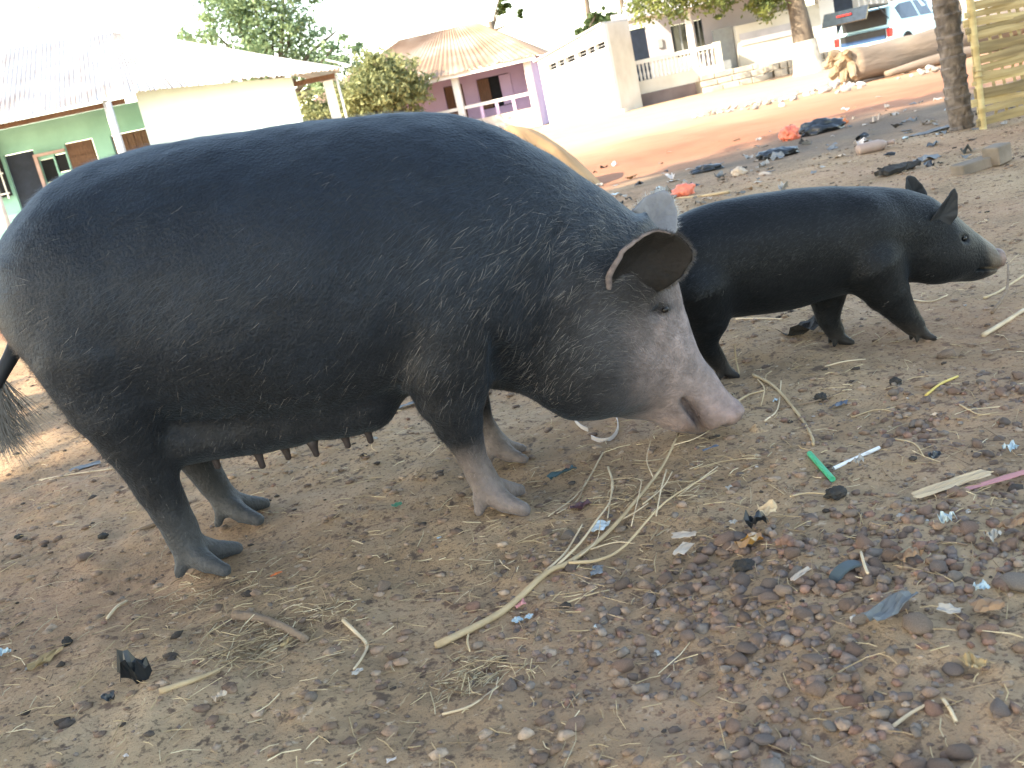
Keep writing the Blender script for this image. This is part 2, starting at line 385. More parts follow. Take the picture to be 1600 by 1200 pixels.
def pig_sdf(X, Y, Z):
    b = loft(X, Y, Z, (0, 0), (1, 0), tb([(.452, .32, .37, .02), (.465, .28, .41, .055), (.50, .235, .452, .085), (.56, .20, .484, .11), (.65, .172, .499, .125), (.8, .155, .498, .135), (.92, .160, .486, .133), (1.0, .165, .473, .126), (1.1, .166, .452, .115),
        (1.18, .158, .43, .102), (1.235, .148, .405, .094), (1.27, .138, .385, .09), (1.30, .130, .357, .090), (1.332, .123, .322, .080), (1.36, .118, .290, .068), (1.385, .118, .262, .058), (1.412, .122, .234, .050), (1.432, .128, .214, .045)]), 2.1)
    disc = chain(X, Y, Z, [(1.44, -.012, .168, .031), (1.44, .012, .168, .031)]); disc = np.maximum(disc, np.abs((X-1.442)*.97-(Z-.164)*.2)-.010)
    b = smin(b, disc, .010)
    for s in (-1, 1):
        b = smin(b, ell(X, Y, Z, (.57, s*.07, .30), (.10, .06, .13)), .03)
        b = smin(b, ell(X, Y, Z, (1.05, s*.08, .30), (.085, .05, .12)), .03)
        b = smin(b, ell(X, Y, Z, (1.25, s*.06, .215), (.075, .04, .065)), .03)
    legs = [chain(X, Y, Z, [(1.06, -.075, .24, .085), (1.085, -.08, .165, .064), (1.118, -.085, .10, .042), (1.148, -.088, .052, .031), (1.16, -.09, .035, .021)]),
            chain(X, Y, Z, [(.985, .06, .23, .060), (.962, .055, .15, .052), (.955, .05, .09, .035), (.967, .048, .05, .028), (.972, .048, .035, .02)]),
            chain(X, Y, Z, [(.565, -.07, .28, .09), (.575, -.07, .19, .056), (.56, -.06, .125, .035), (.585, -.045, .075, .027), (.605, -.035, .035, .021)]),
            chain(X, Y, Z, [(.54, .07, .28, .09), (.535, .075, .19, .054), (.515, .07, .125, .034), (.53, .075, .075, .026), (.545, .08, .035, .021)])]
    for L, p in zip(legs, [(1.162, -.09, .036), (.974, .048, .036), (.607, -.035, .036), (.547, .08, .036)]):
        b = smin(b, smin(L, foot(X, Y, Z, p, .66, 1.0, .72), .010), .022)
    mo = chain(X, np.zeros_like(Y), Z, [(1.45, 0, .142, .004), (1.40, 0, .155, .005), (1.355, 0, .165, .003)])
    b = smax(b, -np.maximum(mo, .018-np.abs(Y)), .008)
    for s in (-1, 1): b = smax(b, -ell(X, Y, Z, (1.322, s*.082, .262), (.014, .012, .009)), .006)
    return b+.002*fbm(X*12, Y*12, Z*12, o=2, s=41)

def mixc(a, b, t): return np.asarray(a)*(1-t[:, None])+np.asarray(b)*t[:, None]
def sow_color(P):
    x, y, z = P.T
    n = fbm(x*7, y*7, z*7, o=3, s=77); n2 = vn(x*45, y*45, z*45, s=78)
    c = mixc((.0058, .0108, .0188), (.0112, .0170, .0262), np.clip(.5+.5*n, 0, 1)); c = mixc(c, (.0125, .0125, .0135), (1-sst(.35, .62, z+.05*n))*.8)  # bluish sky cast of the back put into the coat, browner below
    # pale muzzle and forehead blaze, grey cheek
    a = np.array([.24, -.50]); a /= np.hypot(*a); s = (x-.30)*a[0]+(z-.56)*a[1]; q = (x-.30)*(-a[1])+(z-.56)*a[0]
    face = sst(.02, .22, q+.9*s+.035*n)*sst(.16, .3, x+.05*n)*(1-sst(.47, .56, z-.3*(x-.43)))
    cheek = sst(.08, .30, x+.06*n)*(1-sst(.42, .55, z))*.55
    c = mixc(c, (.075, .070, .072), cheek); c = mixc(c, (.27, .205, .185), face*(.86+.14*n2))
    pinkm = sst(.40, .52, s)*sst(.30, .4, x); c = mixc(c, (.27, .19, .172), pinkm*.7)
    eye = np.exp(-(((x-.368)/.036)**2+((z-.374+.35*(x-.368))/.016)**2)); c = mixc(c, (.02, .017, .016), np.clip(eye*1.5, 0, 1)*.92)
    ear_shade = np.exp(-(((x-.335)/.075)**2+((z-.435)/.055)**2)); c = mixc(c, (.018, .016, .016), np.clip(ear_shade*1.3, 0, 1)*.92)  # dark hair round the ear base, with the ear's shadow painted in
    lip = np.exp(-(((x-.41-.25*(.1-z))/.028)**2+((z-.08)/.06)**2)); c = mixc(c, (.07, .05, .046), np.clip(lip, 0, 1)*.85)
    # dusty lower legs: tan in front, bluish grey behind
    lf = (1-sst(.09, .20, z+.03*n))*sst(-.3, -.25, x)*(1-sst(.05, .06, x)); c = mixc(c, (.175, .14, .125), lf*.92)
    lh = (1-sst(.05, .24, z+.04*n))*(1-sst(-.7, -.6, x)); c = mixc(c, (.07, .070, .070), lh*.85)
    n3 = fbm(x*28, y*28, z*28, o=3, s=79); dirt = (1-sst(.03, .085, z+.03*n3))*sst(.3, .36, x); c = mixc(c, (.17, .115, .085), dirt*.75)
    return c*(1+.14*n2+.20*n3*sst(.2, .35, x))[:, None]
def pig_color(P):
    x, y, z = P.T; n = fbm(x*9, y*9, z*9, o=3, s=87)
    c = mixc((.0045, .0055, .0065), (.009, .010, .011), np.clip(.5+.5*n, 0, 1))
    m = sst(1.385, 1.42, x+.02*n); c = mixc(c, (.14, .115, .09), m*.8)
    d = sst(1.43, 1.445, x); c = mixc(c, (.22, .155, .13), d)
    e = np.exp(-(((x-1.305)/.035)**2+((z-.235)/.03)**2)); c = mixc(c, (.025, .026, .027), e*.5)
    l = 1-sst(.02, .10, z+.02*n); c = mixc(c, (.03, .026, .023), l*.9)
    return c

def skin_mat(name, rough, bump=.35, sheen=.08, spec=.20):
    m = mat(name, (1, 1, 1), (.72, .72, .72), rough=rough, scale=55, bump=bump, bscale=140, attr='col', spec=spec, sheen=sheen)
    b = m.node_tree.nodes['Principled BSDF']; b.inputs['Sheen Roughness'].default_value = .5
    b.inputs['Sheen Tint'].default_value = (.5, .75, 1, 1)  # sky blue put into the sheen tint
    return m
hair_mat = mat('bristle_hair', (1, 1, 1), (.9, .9, .9), rough=.45, scale=30, attr='col', spec=.4)

def normals_of(v, f):
    n = np.zeros_like(v); a = v[f[:, 0]]; fn = np.cross(v[f[:, 2]]-a, v[f[:, 3]]-v[f[:, 1]])
    for k in range(4): np.add.at(n, f[:, k], fn)
    return n/np.maximum(np.linalg.norm(n, axis=1, keepdims=True), 1e-12), np.linalg.norm(fn, axis=1)/2
def bristles(name, v, f, parent, count, flowf, lenf, width, palef, basecol, seed, lift=(.10, .35)):
    r = np.random.default_rng(seed); vn_, area = normals_of(v, f)
    fi = r.choice(len(f), count, p=area/area.sum()); u, w = r.random((2, count))
    q = v[f[fi]]; p = q[:, 0]*((1-u)*(1-w))[:, None]+q[:, 1]*(u*(1-w))[:, None]+q[:, 2]*(u*w)[:, None]+q[:, 3]*((1-u)*w)[:, None]
    n = vn_[f[fi, 0]]; keep = lenf(p) > .002; p = p[keep]; n = n[keep]; count = len(p)
    fl = flowf(p)+r.normal(0, .30, (count, 3)); fl = fl-n*(fl*n).sum(1, keepdims=True); fl /= np.linalg.norm(fl, axis=1, keepdims=True)
    L = lenf(p)*r.uniform(.55, 1.3, count); li = r.uniform(*lift, count)[:, None]
    d1 = fl+n*li; d1 /= np.linalg.norm(d1, axis=1, keepdims=True)
    d2 = fl+n*(li*.25)+r.normal(0, .10, (count, 3)); d2 /= np.linalg.norm(d2, axis=1, keepdims=True)
    side = np.cross(fl, n); W = width*r.uniform(.6, 1.3, count)[:, None]/2
    a = p-n*.001; m_ = a+d1*(L*.5)[:, None]; e = m_+d2*(L*.5)[:, None]
    V = np.stack([a-side*W, a+side*W, m_+side*W*.8, m_-side*W*.8, e], 1).reshape(-1, 3)
    k = np.arange(count)[:, None]*5
    F3 = np.concatenate([k+[0, 1, 2], k+[0, 2, 3], k+[3, 2, 4]])
    pale = palef(p) > r.random(count)
    c = np.where(pale[:, None], np.array((.19, .172, .16))*r.uniform(.3, 1.2, count)[:, None], basecol(p)*r.uniform(.40, 1.7, count)[:, None])
    o = mk(name, V, F3, hair_mat, parent, cols=np.repeat(c, 5, 0)); tag(o, kind='stuff'); return o

def ear(name, parent, outline, ctr, m, ymap, thick=.007, smooth_n=5):
    """cupped ear: rim outline (x,y,z) around a deeper centre"""
    rim = spline(list(outline)+[outline[0]], smooth_n)[:-1]; n = len(rim); rim = rim+.0035*np.stack([fbm(rim[:, 0]*60, rim[:, 2]*60, o=2, s=k_) for k_ in (1, 2, 3)], 1); c = np.array(ctr, float); rings = 6
    V = [c]
    for k in range(1, rings+1):
        t = k/rings
        for q in rim:
            base = c+(q-c)*t; straight = base.copy(); base[1] = c[1]+(q[1]-c[1])*t**ymap; V.append(base)
    F = [(0, 1+i, 1+(i+1) % n) for i in range(n)]
    for k in range(rings-1):
        a = 1+k*n; b = a+n
        F += [(a+i, b+i, b+(i+1) % n, a+(i+1) % n) for i in range(n)]
    o = mk(name, V, F, m, parent, smooth=True)
    sm = o.modifiers.new('thickness', 'SOLIDIFY'); sm.thickness = thick; sm.offset = 0
    ss = o.modifiers.new('round', 'SUBSURF'); ss.levels = 1; ss.render_levels = 1
    return o, rim
def fringe(name, parent, rim, ctr, count, length, seed, colr=(.30, .26, .24)):
    r = np.random.default_rng(seed); idx = r.random(count)*(len(rim)-1); i = idx.astype(int); t = (idx-i)[:, None]
    p = rim[i]*(1-t)+rim[(i+1) % len(rim)]*t; d = p-np.array(ctr); d /= np.linalg.norm(d, axis=1, keepdims=True)
    d = d+r.normal(0, .55, d.shape); d /= np.linalg.norm(d, axis=1, keepdims=True); s = np.cross(d, r.normal(0, 1, d.shape)); s /= np.linalg.norm(s, axis=1, keepdims=True)
    L = (length*r.uniform(.4, 1.2, count))[:, None]; V = np.stack([p-s*.0003, p+s*.0003, p+d*L], 1).reshape(-1, 3)
    o = mk(name, V, np.arange(count*3).reshape(-1, 3), hair_mat, parent, cols=np.repeat(np.array(colr)*r.uniform(.5, 1.3, (count, 1)), 3, 0)); tag(o, kind='stuff')

def build_sow():
    root = empty('sow', (0, 2.38, -.004))
    tag(root, 'huge black sow with a pale muzzle, head down rooting in the dirt', 'pig')
    h = .0088; lo = np.array([-1.16, -.40, -.02]); X, Y, Z = grid(lo, (.60, .40, 1.0), h)
    v, f = surface_nets(sow_sdf(X, Y, Z), lo, h)
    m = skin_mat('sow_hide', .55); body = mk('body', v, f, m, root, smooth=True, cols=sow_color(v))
    # bristles: flow runs back from the snout, down the flanks and legs
    def flow(p):
        x, y, z = p.T; d = np.stack([-np.ones_like(x), 0*x, -.35-.55*sst(.75, .35, z)], 1)
        head = sst(.10, .30, x); d = d*(1-head[:, None])+head[:, None]*np.array((-.75, 0, .55)); leg = (1-sst(.25, .35, z))*(1-sst(-.02, .02, x))
        w = .5*fbm(x*4, y*4, z*4, o=2, s=55); d[:, 2] += w; d[:, 0] += .3*w
        return d*(1-leg[:, None])+leg[:, None]*np.array((-.2, 0, -1.))
    def ln(p):
        x, y, z = p.T
        a = .034+.012*vn(x*5, y*5, z*5, s=61); a = a*(1-.5*sst(.26, .44, x)); a = a*(.35+.65*sst(.10, .28, z)); a = np.where((z < .085) | (x > .49), 0, a)
        und = (z < .36) & (x < -.25) & (x > -.76) & (np.abs(y) < .25); return np.where(und, a*.5, a)
    def pale(p):
        x, y, z = p.T; n = fbm(x*5, y*5, z*5, o=2, s=63)
        return np.clip(.010+.012*n+.25*sst(.27, .36, x)+.15*sst(-.30, .15, x)*(1-sst(.55, .75, z))*(1+.6*n)+.035*(1-sst(.45, .75, z))*(1+n), 0, .5)
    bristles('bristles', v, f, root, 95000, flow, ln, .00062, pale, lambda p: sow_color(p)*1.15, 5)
    # ears
    em_in = mat('sow_ear_skin', (.017, .0145, .0135), (.010, .009, .0085), rough=.85, scale=25, bump=.3)
    em_far = mat('sow_far_ear_skin', (.26, .25, .25), (.19, .18, .185), rough=.6, scale=20, bump=.2)
    out = [(.264, -.135, .412), (.250, -.178, .462), (.276, -.20, .515), (.322, -.205, .552), (.375, -.208, .560), (.412, -.212, .545), (.438, -.220, .508), (.422, -.205, .468), (.392, -.165, .432), (.350, -.12, .412), (.305, -.12, .405)]
    e1, rim = ear('ear', root, out, (.340, -.150, .478), em_in, 2.6); tag(e1, 'near ear folded forward, dark inside with a pale hairy rim')
    fringe('ear_hair', e1, rim, (.342, -.160, .496), 4200, .012, 3, (.075, .068, .064))
    rv, rf = tube(list(rim[3:24]), list(np.linspace(.0085, .002, 21)), 8); mk('rim', rv, rf, mat('sow_ear_rim', (.22, .18, .17), (.12, .10, .10), scale=60), e1, smooth=True)
    out2 = [(.36, .10, .52), (.365, .115, .565), (.395, .125, .592), (.440, .135, .606), (.474, .14, .598), (.488, .138, .565), (.480, .125, .52), (.455, .105, .47), (.41, .095, .45)]
    e2, rim2 = ear('ear', root, out2, (.42, .135, .53), em_far, 1.6); fringe('ear_hair', e2, rim2, (.42, .135, .53), 600, .016, 4, (.55, .53, .5))
    # eye
    bmv, bmf = uvsphere(.0085, 10, 8)
    eye = mk('eye', np.array(bmv)*(1, .6, .8)+(.374, -.124, .371), bmf, mat('sow_eye', (.01, .008, .007), rough=.35, spec=.3), root, smooth=True)
    #lv, lf = tube([(.347, -.122, .372), (.36, -.131, .383), (.378, -.131, .386), (.393, -.118, .372)], [.003, .008, .008, .003], 6); mk('eyelid', lv, lf, mat('sow_eyelid', (.035, .03, .03)), root, smooth=True)
    # lashes / pale cheek whiskers at the face ridge
    # tail with its tuft
    tm = mat('sow_tail', (.02, .024, .03), (.014, .016, .02), rough=.6)
    tp = spline([(-1.065, -.03, .63), (-1.085, -.06, .59), (-1.12, -.085, .545), (-1.155, -.09, .50), (-1.175, -.09, .46)], 5)
    tv, tf = tube(list(tp), list(np.linspace(.022, .009, len(tp))), 8); tl = mk('tail', tv, tf, tm, root, smooth=True)
    r = np.random.default_rng(12); N = 420; k = r.integers(len(tp)//2, len(tp), N); p = tp[k]; d = np.stack([r.normal(.22, .22, N), r.normal(0, .2, N), -np.ones(N)], 1)
    L = r.uniform(.06, .17, N)[:, None]; s = np.array([.0006, 0, 0]); V = np.stack([p-s, p+s, p+d*L*.5+s, p+d*L*.5-s, p+d*L*(1.0, 1, 1)+r.normal(0, .012, (N, 3))], 1).reshape(-1, 3)
    kk = np.arange(N)[:, None]*5; hv = mk('tail_tuft', V, np.concatenate([kk+[0, 1, 2], kk+[0, 2, 3], kk+[3, 2, 4]]), hair_mat, tl, cols=np.full((N*5, 3), .07)); tag(hv, kind='stuff')
    # teats
    tmm = mat('sow_teat', (.045, .035, .034), (.03, .024, .024), rough=.5)
    for x, y, z in [(x_, y_*1.25, z_-.008) for x_, y_, z_ in [(-.70, -.10, .262), (-.60, -.105, .247), (-.545, -.08, .238), (-.475, -.10, .238), (-.40, -.10, .243), (-.345, -.11, .252), (-.62, .09, .25), (-.5, .09, .24), (-.4, .09, .245)]]:
        pv, pf = tube([(x, y, z+.03), (x, y, z+.008), (x+.001, y, z-.005), (x+.002, y, z-.014-.3*abs(math.sin(x*40))*.03), (x+.002, y, z-.017-.3*abs(math.sin(x*40))*.03)], [.019, .011, .008, .0075, .004], 8); mk('teat', pv, pf, tmm, root, smooth=True)
def uvsphere(r, nu=10, nv=8):
    v = []; f = []
    for j in range(nv+1):
        th = math.pi*j/nv
        for i in range(nu): v.append((r*math.sin(th)*math.cos(2*math.pi*i/nu), r*math.sin(th)*math.sin(2*math.pi*i/nu), r*math.cos(th)))
    for j in range(nv):
        for i in range(nu): f.append((j*nu+i, (j+1)*nu+i, (j+1)*nu+(i+1) % nu, j*nu+(i+1) % nu))
    return v, f
def build_pig():
    root = empty('young_pig', (0, 2.87, -.004))
    tag(root, 'slim black young pig walking behind the big sow\'s head', 'pig')
    h = .0065; lo = np.array([.42, -.19, -.02]); X, Y, Z = grid(lo, (1.50, .19, .53), h)
    v, f = surface_nets(pig_sdf(X, Y, Z), lo, h)
    mk('body', v, f, skin_mat('young_pig_hide', .5, .22, .03, .14), root, smooth=True, cols=pig_color(v))
    def ln(p): return np.where((p[:, 2] < .05) | (p[:, 0] > 1.40), 0, .021*(1-.5*sst(1.2, 1.3, p[:, 0])))
    bristles('bristles', v, f, root, 32000, lambda p: np.tile((-1., 0, -.5), (len(p), 1)), ln, .0007, lambda p: .004+0*p[:, 0], lambda p: pig_color(p)*1.05, 9, (.05, .22))
    em = mat('young_pig_ear_skin', (.022, .025, .028), (.014, .016, .019), rough=.6, scale=25)
    o1 = [(1.215, -.080, .318), (1.232, -.093, .345), (1.258, -.098, .372), (1.282, -.098, .398), (1.297, -.096, .412), (1.306, -.094, .385), (1.303, -.09, .345), (1.285, -.082, .31), (1.25, -.075, .298)]
    ear('ear', root, o1, (1.262, -.080, .340), em, 2.0, .005)
    o2 = [(1.235, .06, .36), (1.235, .07, .405), (1.240, .075, .435), (1.252, .076, .446), (1.275, .075, .430), (1.292, .07, .395), (1.29, .06, .36), (1.26, .055, .34)]
    ear('ear', root, o2, (1.262, .085, .39), em, 1.6, .005)
    ev, ef = uvsphere(.008, 8, 6); mk('eye', np.array(ev)+(1.323, -.071, .262), ef, mat('young_pig_eye', (.01, .01, .01), rough=.15), root, smooth=True)
build_sow(); build_pig()
# ================================================================ TREES
bark = mat('bark', (.16, .13, .10), (.085, .068, .055), rough=.95, scale=9, bump=.8, bscale=30, stretch=(1, 1, .35))
leaf_mats = {}
def leaf_mat(name, trans=(.25, .35, .06)):
    m = bpy.data.materials.new(name); m.use_nodes = True; nt = m.node_tree; b = nt.nodes['Principled BSDF']
    a = nt.nodes.new('ShaderNodeVertexColor'); a.layer_name = 'col'; nt.links.new(a.outputs[0], b.inputs['Base Color'])
    b.inputs['Roughness'].default_value = .55; b.inputs['Specular IOR Level'].default_value = .25
    t = nt.nodes.new('ShaderNodeBsdfTranslucent'); nt.links.new(a.outputs[0], t.inputs[0]); mx = nt.nodes.new('ShaderNodeMixShader'); mx.inputs[0].default_value = .3
    nt.links.new(b.outputs[0], mx.inputs[1]); nt.links.new(t.outputs[0], mx.inputs[2]); nt.links.new(mx.outputs[0], nt.nodes['Material Output'].inputs[0])
    return m
leafm = leaf_mat('leaves')
def crown_mesh(name, blobs, count, size, c1, c2, parent, seed, shell=.45, asp=.45):
    """leaf-sized folded faces gathered in clumps through the volume of the blobs"""
    r = np.random.default_rng(seed); B = np.array(blobs, float); vol = B[:, 3]*B[:, 4]*B[:, 5]
    nc = max(30, count//26); bi = r.choice(len(B), nc, p=vol/vol.sum())
    d = r.normal(0, 1, (nc, 3)); d /= np.linalg.norm(d, axis=1, keepdims=True); rad = r.random(nc)**shell
    cc = B[bi, :3]+d*rad[:, None]*B[bi, 3:6]; ctone = r.random(nc)
    ci = r.integers(0, nc, count); sp = (B[bi, 3:6].mean(1)*.16)[ci][:, None]
    p = cc[ci]+r.normal(0, 1, (count, 3))*sp*(1, 1, .7)
    n = r.normal(0, 1, (count, 3))+(0, 0, .8); n /= np.linalg.norm(n, axis=1, keepdims=True)
    t = np.cross(n, r.normal(0, 1, (count, 3))); t /= np.linalg.norm(t, axis=1, keepdims=True); s = np.cross(n, t)
    L = size*r.uniform(.6, 1.3, count)[:, None]; W = L*asp
    V = np.stack([p-t*L*.5, p+s*W*.5-n*W*.15, p+t*L*.5, p-s*W*.5-n*W*.15], 1).reshape(-1, 3)
    k = np.arange(count)[:, None]*4; F = np.concatenate([k+[0, 1, 2], k+[0, 2, 3]])
    mixv = np.clip(.55*ctone[ci]+.45*r.random(count), 0, 1)[:, None]; c = np.array(c1)*(1-mixv)+np.array(c2)*mixv
    return mk(name, V, F, leafm, parent, cols=np.repeat(c, 4, 0))
def limbs(name, parent, base_h, top, rad, tips, m=None, lean=(0, 0)):
    mb = MB(); tr = spline([(0, 0, -.2), (lean[0]*.3, lean[1]*.3, base_h*.5), (lean[0], lean[1], base_h)], 5)
    rr = np.linspace(rad*1.25, rad*.8, len(tr)); rr[0] = rad*1.7; rr[1] = rad*1.4
    mb.tube(list(tr), list(rr), 10)
    for tp in tips:
        a = np.array((lean[0], lean[1], base_h*.9)); b = np.array(tp, float); mid = (a+b)/2+np.array((0, 0, .12*np.linalg.norm(b-a)))*random.uniform(-1, 1.4)
        sp = spline([a, mid, b], 5); mb.tube(list(sp), list(np.linspace(rad*.55, rad*.10, len(sp))), 7)
    return mb.build(name, m or bark, parent, smooth=True)
def tree(name, loc, label, cat, group, trunk_h, trunk_r, blobs, count, size, c1, c2, seed, lean=(0, 0), m=None, shell=.45):
    root = empty(name, loc); tag(root, label, cat, group)
    limbs('trunk', root, trunk_h, 0, trunk_r, [(b[0]*.8, b[1]*.8, b[2]) for b in blobs], m, lean)
    crown_mesh('crown', blobs, count, size, c1, c2, root, seed, shell); return root
G1, G2 = (.035, .062, .022), (.105, .15, .045)
# the broad shade tree behind and left of the viewer, whose shadow covers the yard
r5 = random.Random(5); bl = []
for i in range(22):
    a = r5.uniform(0, 6.28); q = r5.uniform(.1, 1)**.5*5.0; bl.append((math.cos(a)*q, math.sin(a)*q, 7.6+r5.uniform(-2.2, 2.4)*(1-.35*q/5), r5.uniform(1.6, 2.6), r5.uniform(1.6, 2.6), r5.uniform(1.3, 2.0)))
bl.append((0, 0, 8, 4.6, 4.6, 3.6)); bl.append((1.5, 2.5, 7.5, 3.5, 3.5, 3)); bl.append((2.5, -2.5, 7.5, 3.5, 3.5, 3))
tree('shade_tree', (-6.9, -1.4, 0), 'broad shade tree outside the frame, its shadow covering the yard', 'tree', None, 3.6, .42, bl, 16000, .62, G1, G2, 5, shell=.5)

def crown_px(pts, y, seed, sx=1.0):
    """blobs from (px, py, radius px) at distance y, relative to base point"""
    out = []
    for px, py, rp in pts:
        p = at(px, py, y+random.uniform(-1, 1)); rr = rp/FOC*y; out.append((p.x, p.y, p.z, rr, rr, rr*.85))
    return out
def tree_px(name, base_px, y, label, cat, group, pts, count, size, c1, c2, seed, trunk_r=.25, th=None):
    b = at(base_px, 600, y); base = Vector((b.x, y, 0)); b0 = at(base_px, 150, y)
    base = Vector((b0.x, y, 0)); bl = [(x-base.x, yy-base.y, z, a, b_, c) for x, yy, z, a, b_, c in crown_px(pts, y, seed)]
    zs = min(q[2] for q in bl); return tree(name, base, label, cat, group, th or max(1.0, zs), trunk_r, bl, count, size, c1, c2, seed)
TG = 'trees behind the houses'
tree_px('leafy_tree', 430, 38, 'tall airy green tree behind the green house roof', 'tree', TG,
        [(520, 135, 42), (548, 100, 30), (285, 68, 16), (320, 55, 38), (370, 25, 52), (430, 60, 60), (470, 30, 40), (500, 95, 50), (400, 95, 45), (545, 70, 22), (390, -45, 70), (340, -20, 40), (460, -40, 45), (560, 38, 14), (300, 60, 20)], 16000, .19, (.10, .17, .11), (.30, .40, .20), 11)  # leaf colours lightened to imitate glare and haze
tree_px('leafy_tree', 600, 33, 'rounded olive green tree between the green and the lilac house', 'tree', TG,
        [(600, 130, 50), (570, 150, 42), (640, 125, 34), (615, 165, 44), (655, 150, 26), (540, 160, 36), (580, 105, 28), (500, 175, 40), (545, 190, 40)], 15000, .17, (.13, .16, .07), (.36, .36, .17), 12, .2)  # glare worked into these lighter leaf colours too
tree_px('leafy_tree', 790, 75, 'small dark treetop poking above the lilac house roof', 'tree', TG, [(785, 12, 12), (790, -12, 16), (812, 22, 6)], 700, .5, G1, G2, 13, .2)
tree_px('leafy_tree', 930, 60, 'dark rounded treetop rising behind the white garage', 'tree', TG, [(930, 42, 22), (955, 38, 16), (912, 48, 12), (942, 12, 7)], 1600, .42, G1, (.09, .13, .05), 14, .2)
for px, top, lab in ((914, -25, 'thin bare palm stem behind the garage roof, the left one'), (970, -10, 'thin bare palm stem behind the garage roof, the right one')):
    b = at(px+8, 60, 62); t = at(px, top, 62); e = empty('palm_tree', (b.x, 62, 0)); tag(e, lab, 'palm', 'palms behind the garage')
    limbs('trunk', e, t.z+1.5, 0, .16, [], lean=((t.x-b.x)*1.3, 0)); mb = MB()
    for k in range(11):
        a = k*.571; q = np.array((math.cos(a), math.sin(a), 0)); o = np.array(((t.x-b.x)*1.3, 0, t.z+1.4))
        mb.tube(list(spline([o, o+q*1.0+(0, 0, .5), o+q*2.1+(0, 0, -.3)], 4)), [.10]*4+[.14]*4+[.03], 4)
    mb.build('frond', mat('palm_frond', (.08, .12, .04)), e)

# the whitewashed street tree in front of the long white house
b = gnd(1262, 106); T = 27.0; p0 = at(1262, 100, T); root = empty('street_tree', (p0.x, T, 0)); tag(root, 'leafy street tree with a whitewashed trunk base before the white house', 'tree')
limbs('trunk', root, 2.1, 0, .25, [(-2.2, -.3, 3.0), (-1.0, .4, 3.3), (1.2, .2, 3.4), (.3, -.6, 3.8), (-3.2, .1, 2.7)], lean=(-.12, 0))
wv, wf = tube([(.01, 0, -.1), (0, 0, .12), (-.012, 0, .45), (-.03, 0, .82)], [.45, .375, .335, .315], 14, cap=False); mk('whitewash', wv, wf, mat('whitewash', (.62, .60, .56), (.36, .33, .29), scale=5, rough=.9, bump=.4), root, smooth=True)
bl = [(-3.5, 0, 2.75, .8, .9, .5), (-2.6, .2, 2.9, .9, .9, .6), (-1.6, -.2, 2.75, .8, .8, .55), (-.8, .1, 2.35, .7, .7, .5), (-1.9, -.3, 2.15, .35, .3, .3), (-1.1, -.5, 1.95, .35, .3, .3), (-.3, 0, 3.2, 1.2, 1.1, .8), (1.0, .2, 3.3, 1.2, 1, .7), (-2.5, 0, 3.6, 1.4, 1.2, .8), (.2, -.5, 2.6, .5, .5, .4)]
bl = [(x, y, z-.30, a, b_, c) for x, y, z, a, b_, c in bl]; crown_mesh('crown', bl, 15000, .15, (.05, .085, .04), (.24, .27, .08), root, 15)

# ================================================================ HOUSES
def quad_sheets(parent, name, e0, e1, r0, r1, n, m, wave=.018, waves=7, over=.03, ragged=0.0, seed=1, lift=.008):
    """corrugated roofing sheets, each an object, from eave e0-e1 up to ridge r0-r1"""
    r = random.Random(seed); e0, e1, r0, r1 = [np.array(q, float) for q in (e0, e1, r0, r1)]
    nrm = np.cross(e1-e0, r0-e0); nrm /= np.linalg.norm(nrm)
    if nrm[2] < 0: nrm = -nrm
    for i in range(n):
        a, b = max(0, i/n-over/n), min(1, (i+1)/n+over/n); rag = r.uniform(-ragged, ragged); li = lift*(i % 2)+r.uniform(0, lift*.6)
        V = []; cu = waves*4
        for row in range(5):
            t = row/4
            for k in range(cu+1):
                s = a+(b-a)*k/cu; E = e0+(e1-e0)*s; Rr = r0+(r1-r0)*s; dirn = (Rr-E)/max(np.linalg.norm(Rr-E), 1e-6)
                p = E+(Rr-E)*t-dirn*rag*(1-t)+nrm*(wave*math.sin(2*math.pi*k/4)+li+(r.uniform(-.02, .02) if row == 0 and ragged else 0))
                V.append(p)
        V2 = V+[p-nrm*.006 for p in V]; N = len(V); F = []
        for row in range(4):
            for k in range(cu):
                j = row*(cu+1)+k; F.append((j, j+1, j+cu+2, j+cu+1)); F.append((N+j+cu+1, N+j+cu+2, N+j+1, N+j))
        for k in range(cu): F.append((k+1, k, N+k, N+k+1))
        for row in range(4):
            j = row*(cu+1); F.append((j, j+cu+1, N+j+cu+1, N+j)); j += cu; F.append((j+cu+1, j, N+j, N+j+cu+1))
        mk(name, V2, F, m, parent)
def box(parent, name, m, *b, bevel=0):
    o = MB().box(*b).build(name, m, parent)
    if bevel: bev(o, bevel)
    return o
def wall_open(parent, name, m, x0, x1, y0, y1, z0, z1, opens):
    """wall slab with rectangular openings (x0,x1,z0,z1), butted pieces in one mesh"""
    mb = MB(); xs = sorted(set([x0, x1]+[q for o in opens for q in o[:2]])); 
    for a, b in zip(xs[:-1], xs[1:]):
        cut = sorted([(max(o[2], z0), min(o[3], z1)) for o in opens if o[0] <= a+1e-6 and o[1] >= b-1e-6]); z = z0
        for c0, c1 in cut:
            if c0 > z+1e-4: mb.box(a, b, y0, y1, z, c0)
            z = c1
        if z < z1-1e-4: mb.box(a, b, y0, y1, z, z1)
    return mb.build(name, m, parent)
green = mat('green_plaster', (.30, .58, .49), (.25, .50, .42), rough=.9, scale=2.5, bump=.15)
mint = mat('pale_mint_plaster', (.62, .76, .74), (.55, .70, .68), rough=.9, scale=2.0, bump=.15)
zinc = mat('zinc_sheet', (.50, .46, .43), (.40, .33, .28), rough=.55, scale=1.5, metal=.15, stretch=(1, 1, 1), c3=(.58, .55, .52))
rust = mat('rusty_sheet', (.28, .19, .13), (.21, .12, .075), rough=.7, scale=.9, c3=(.38, .30, .24))
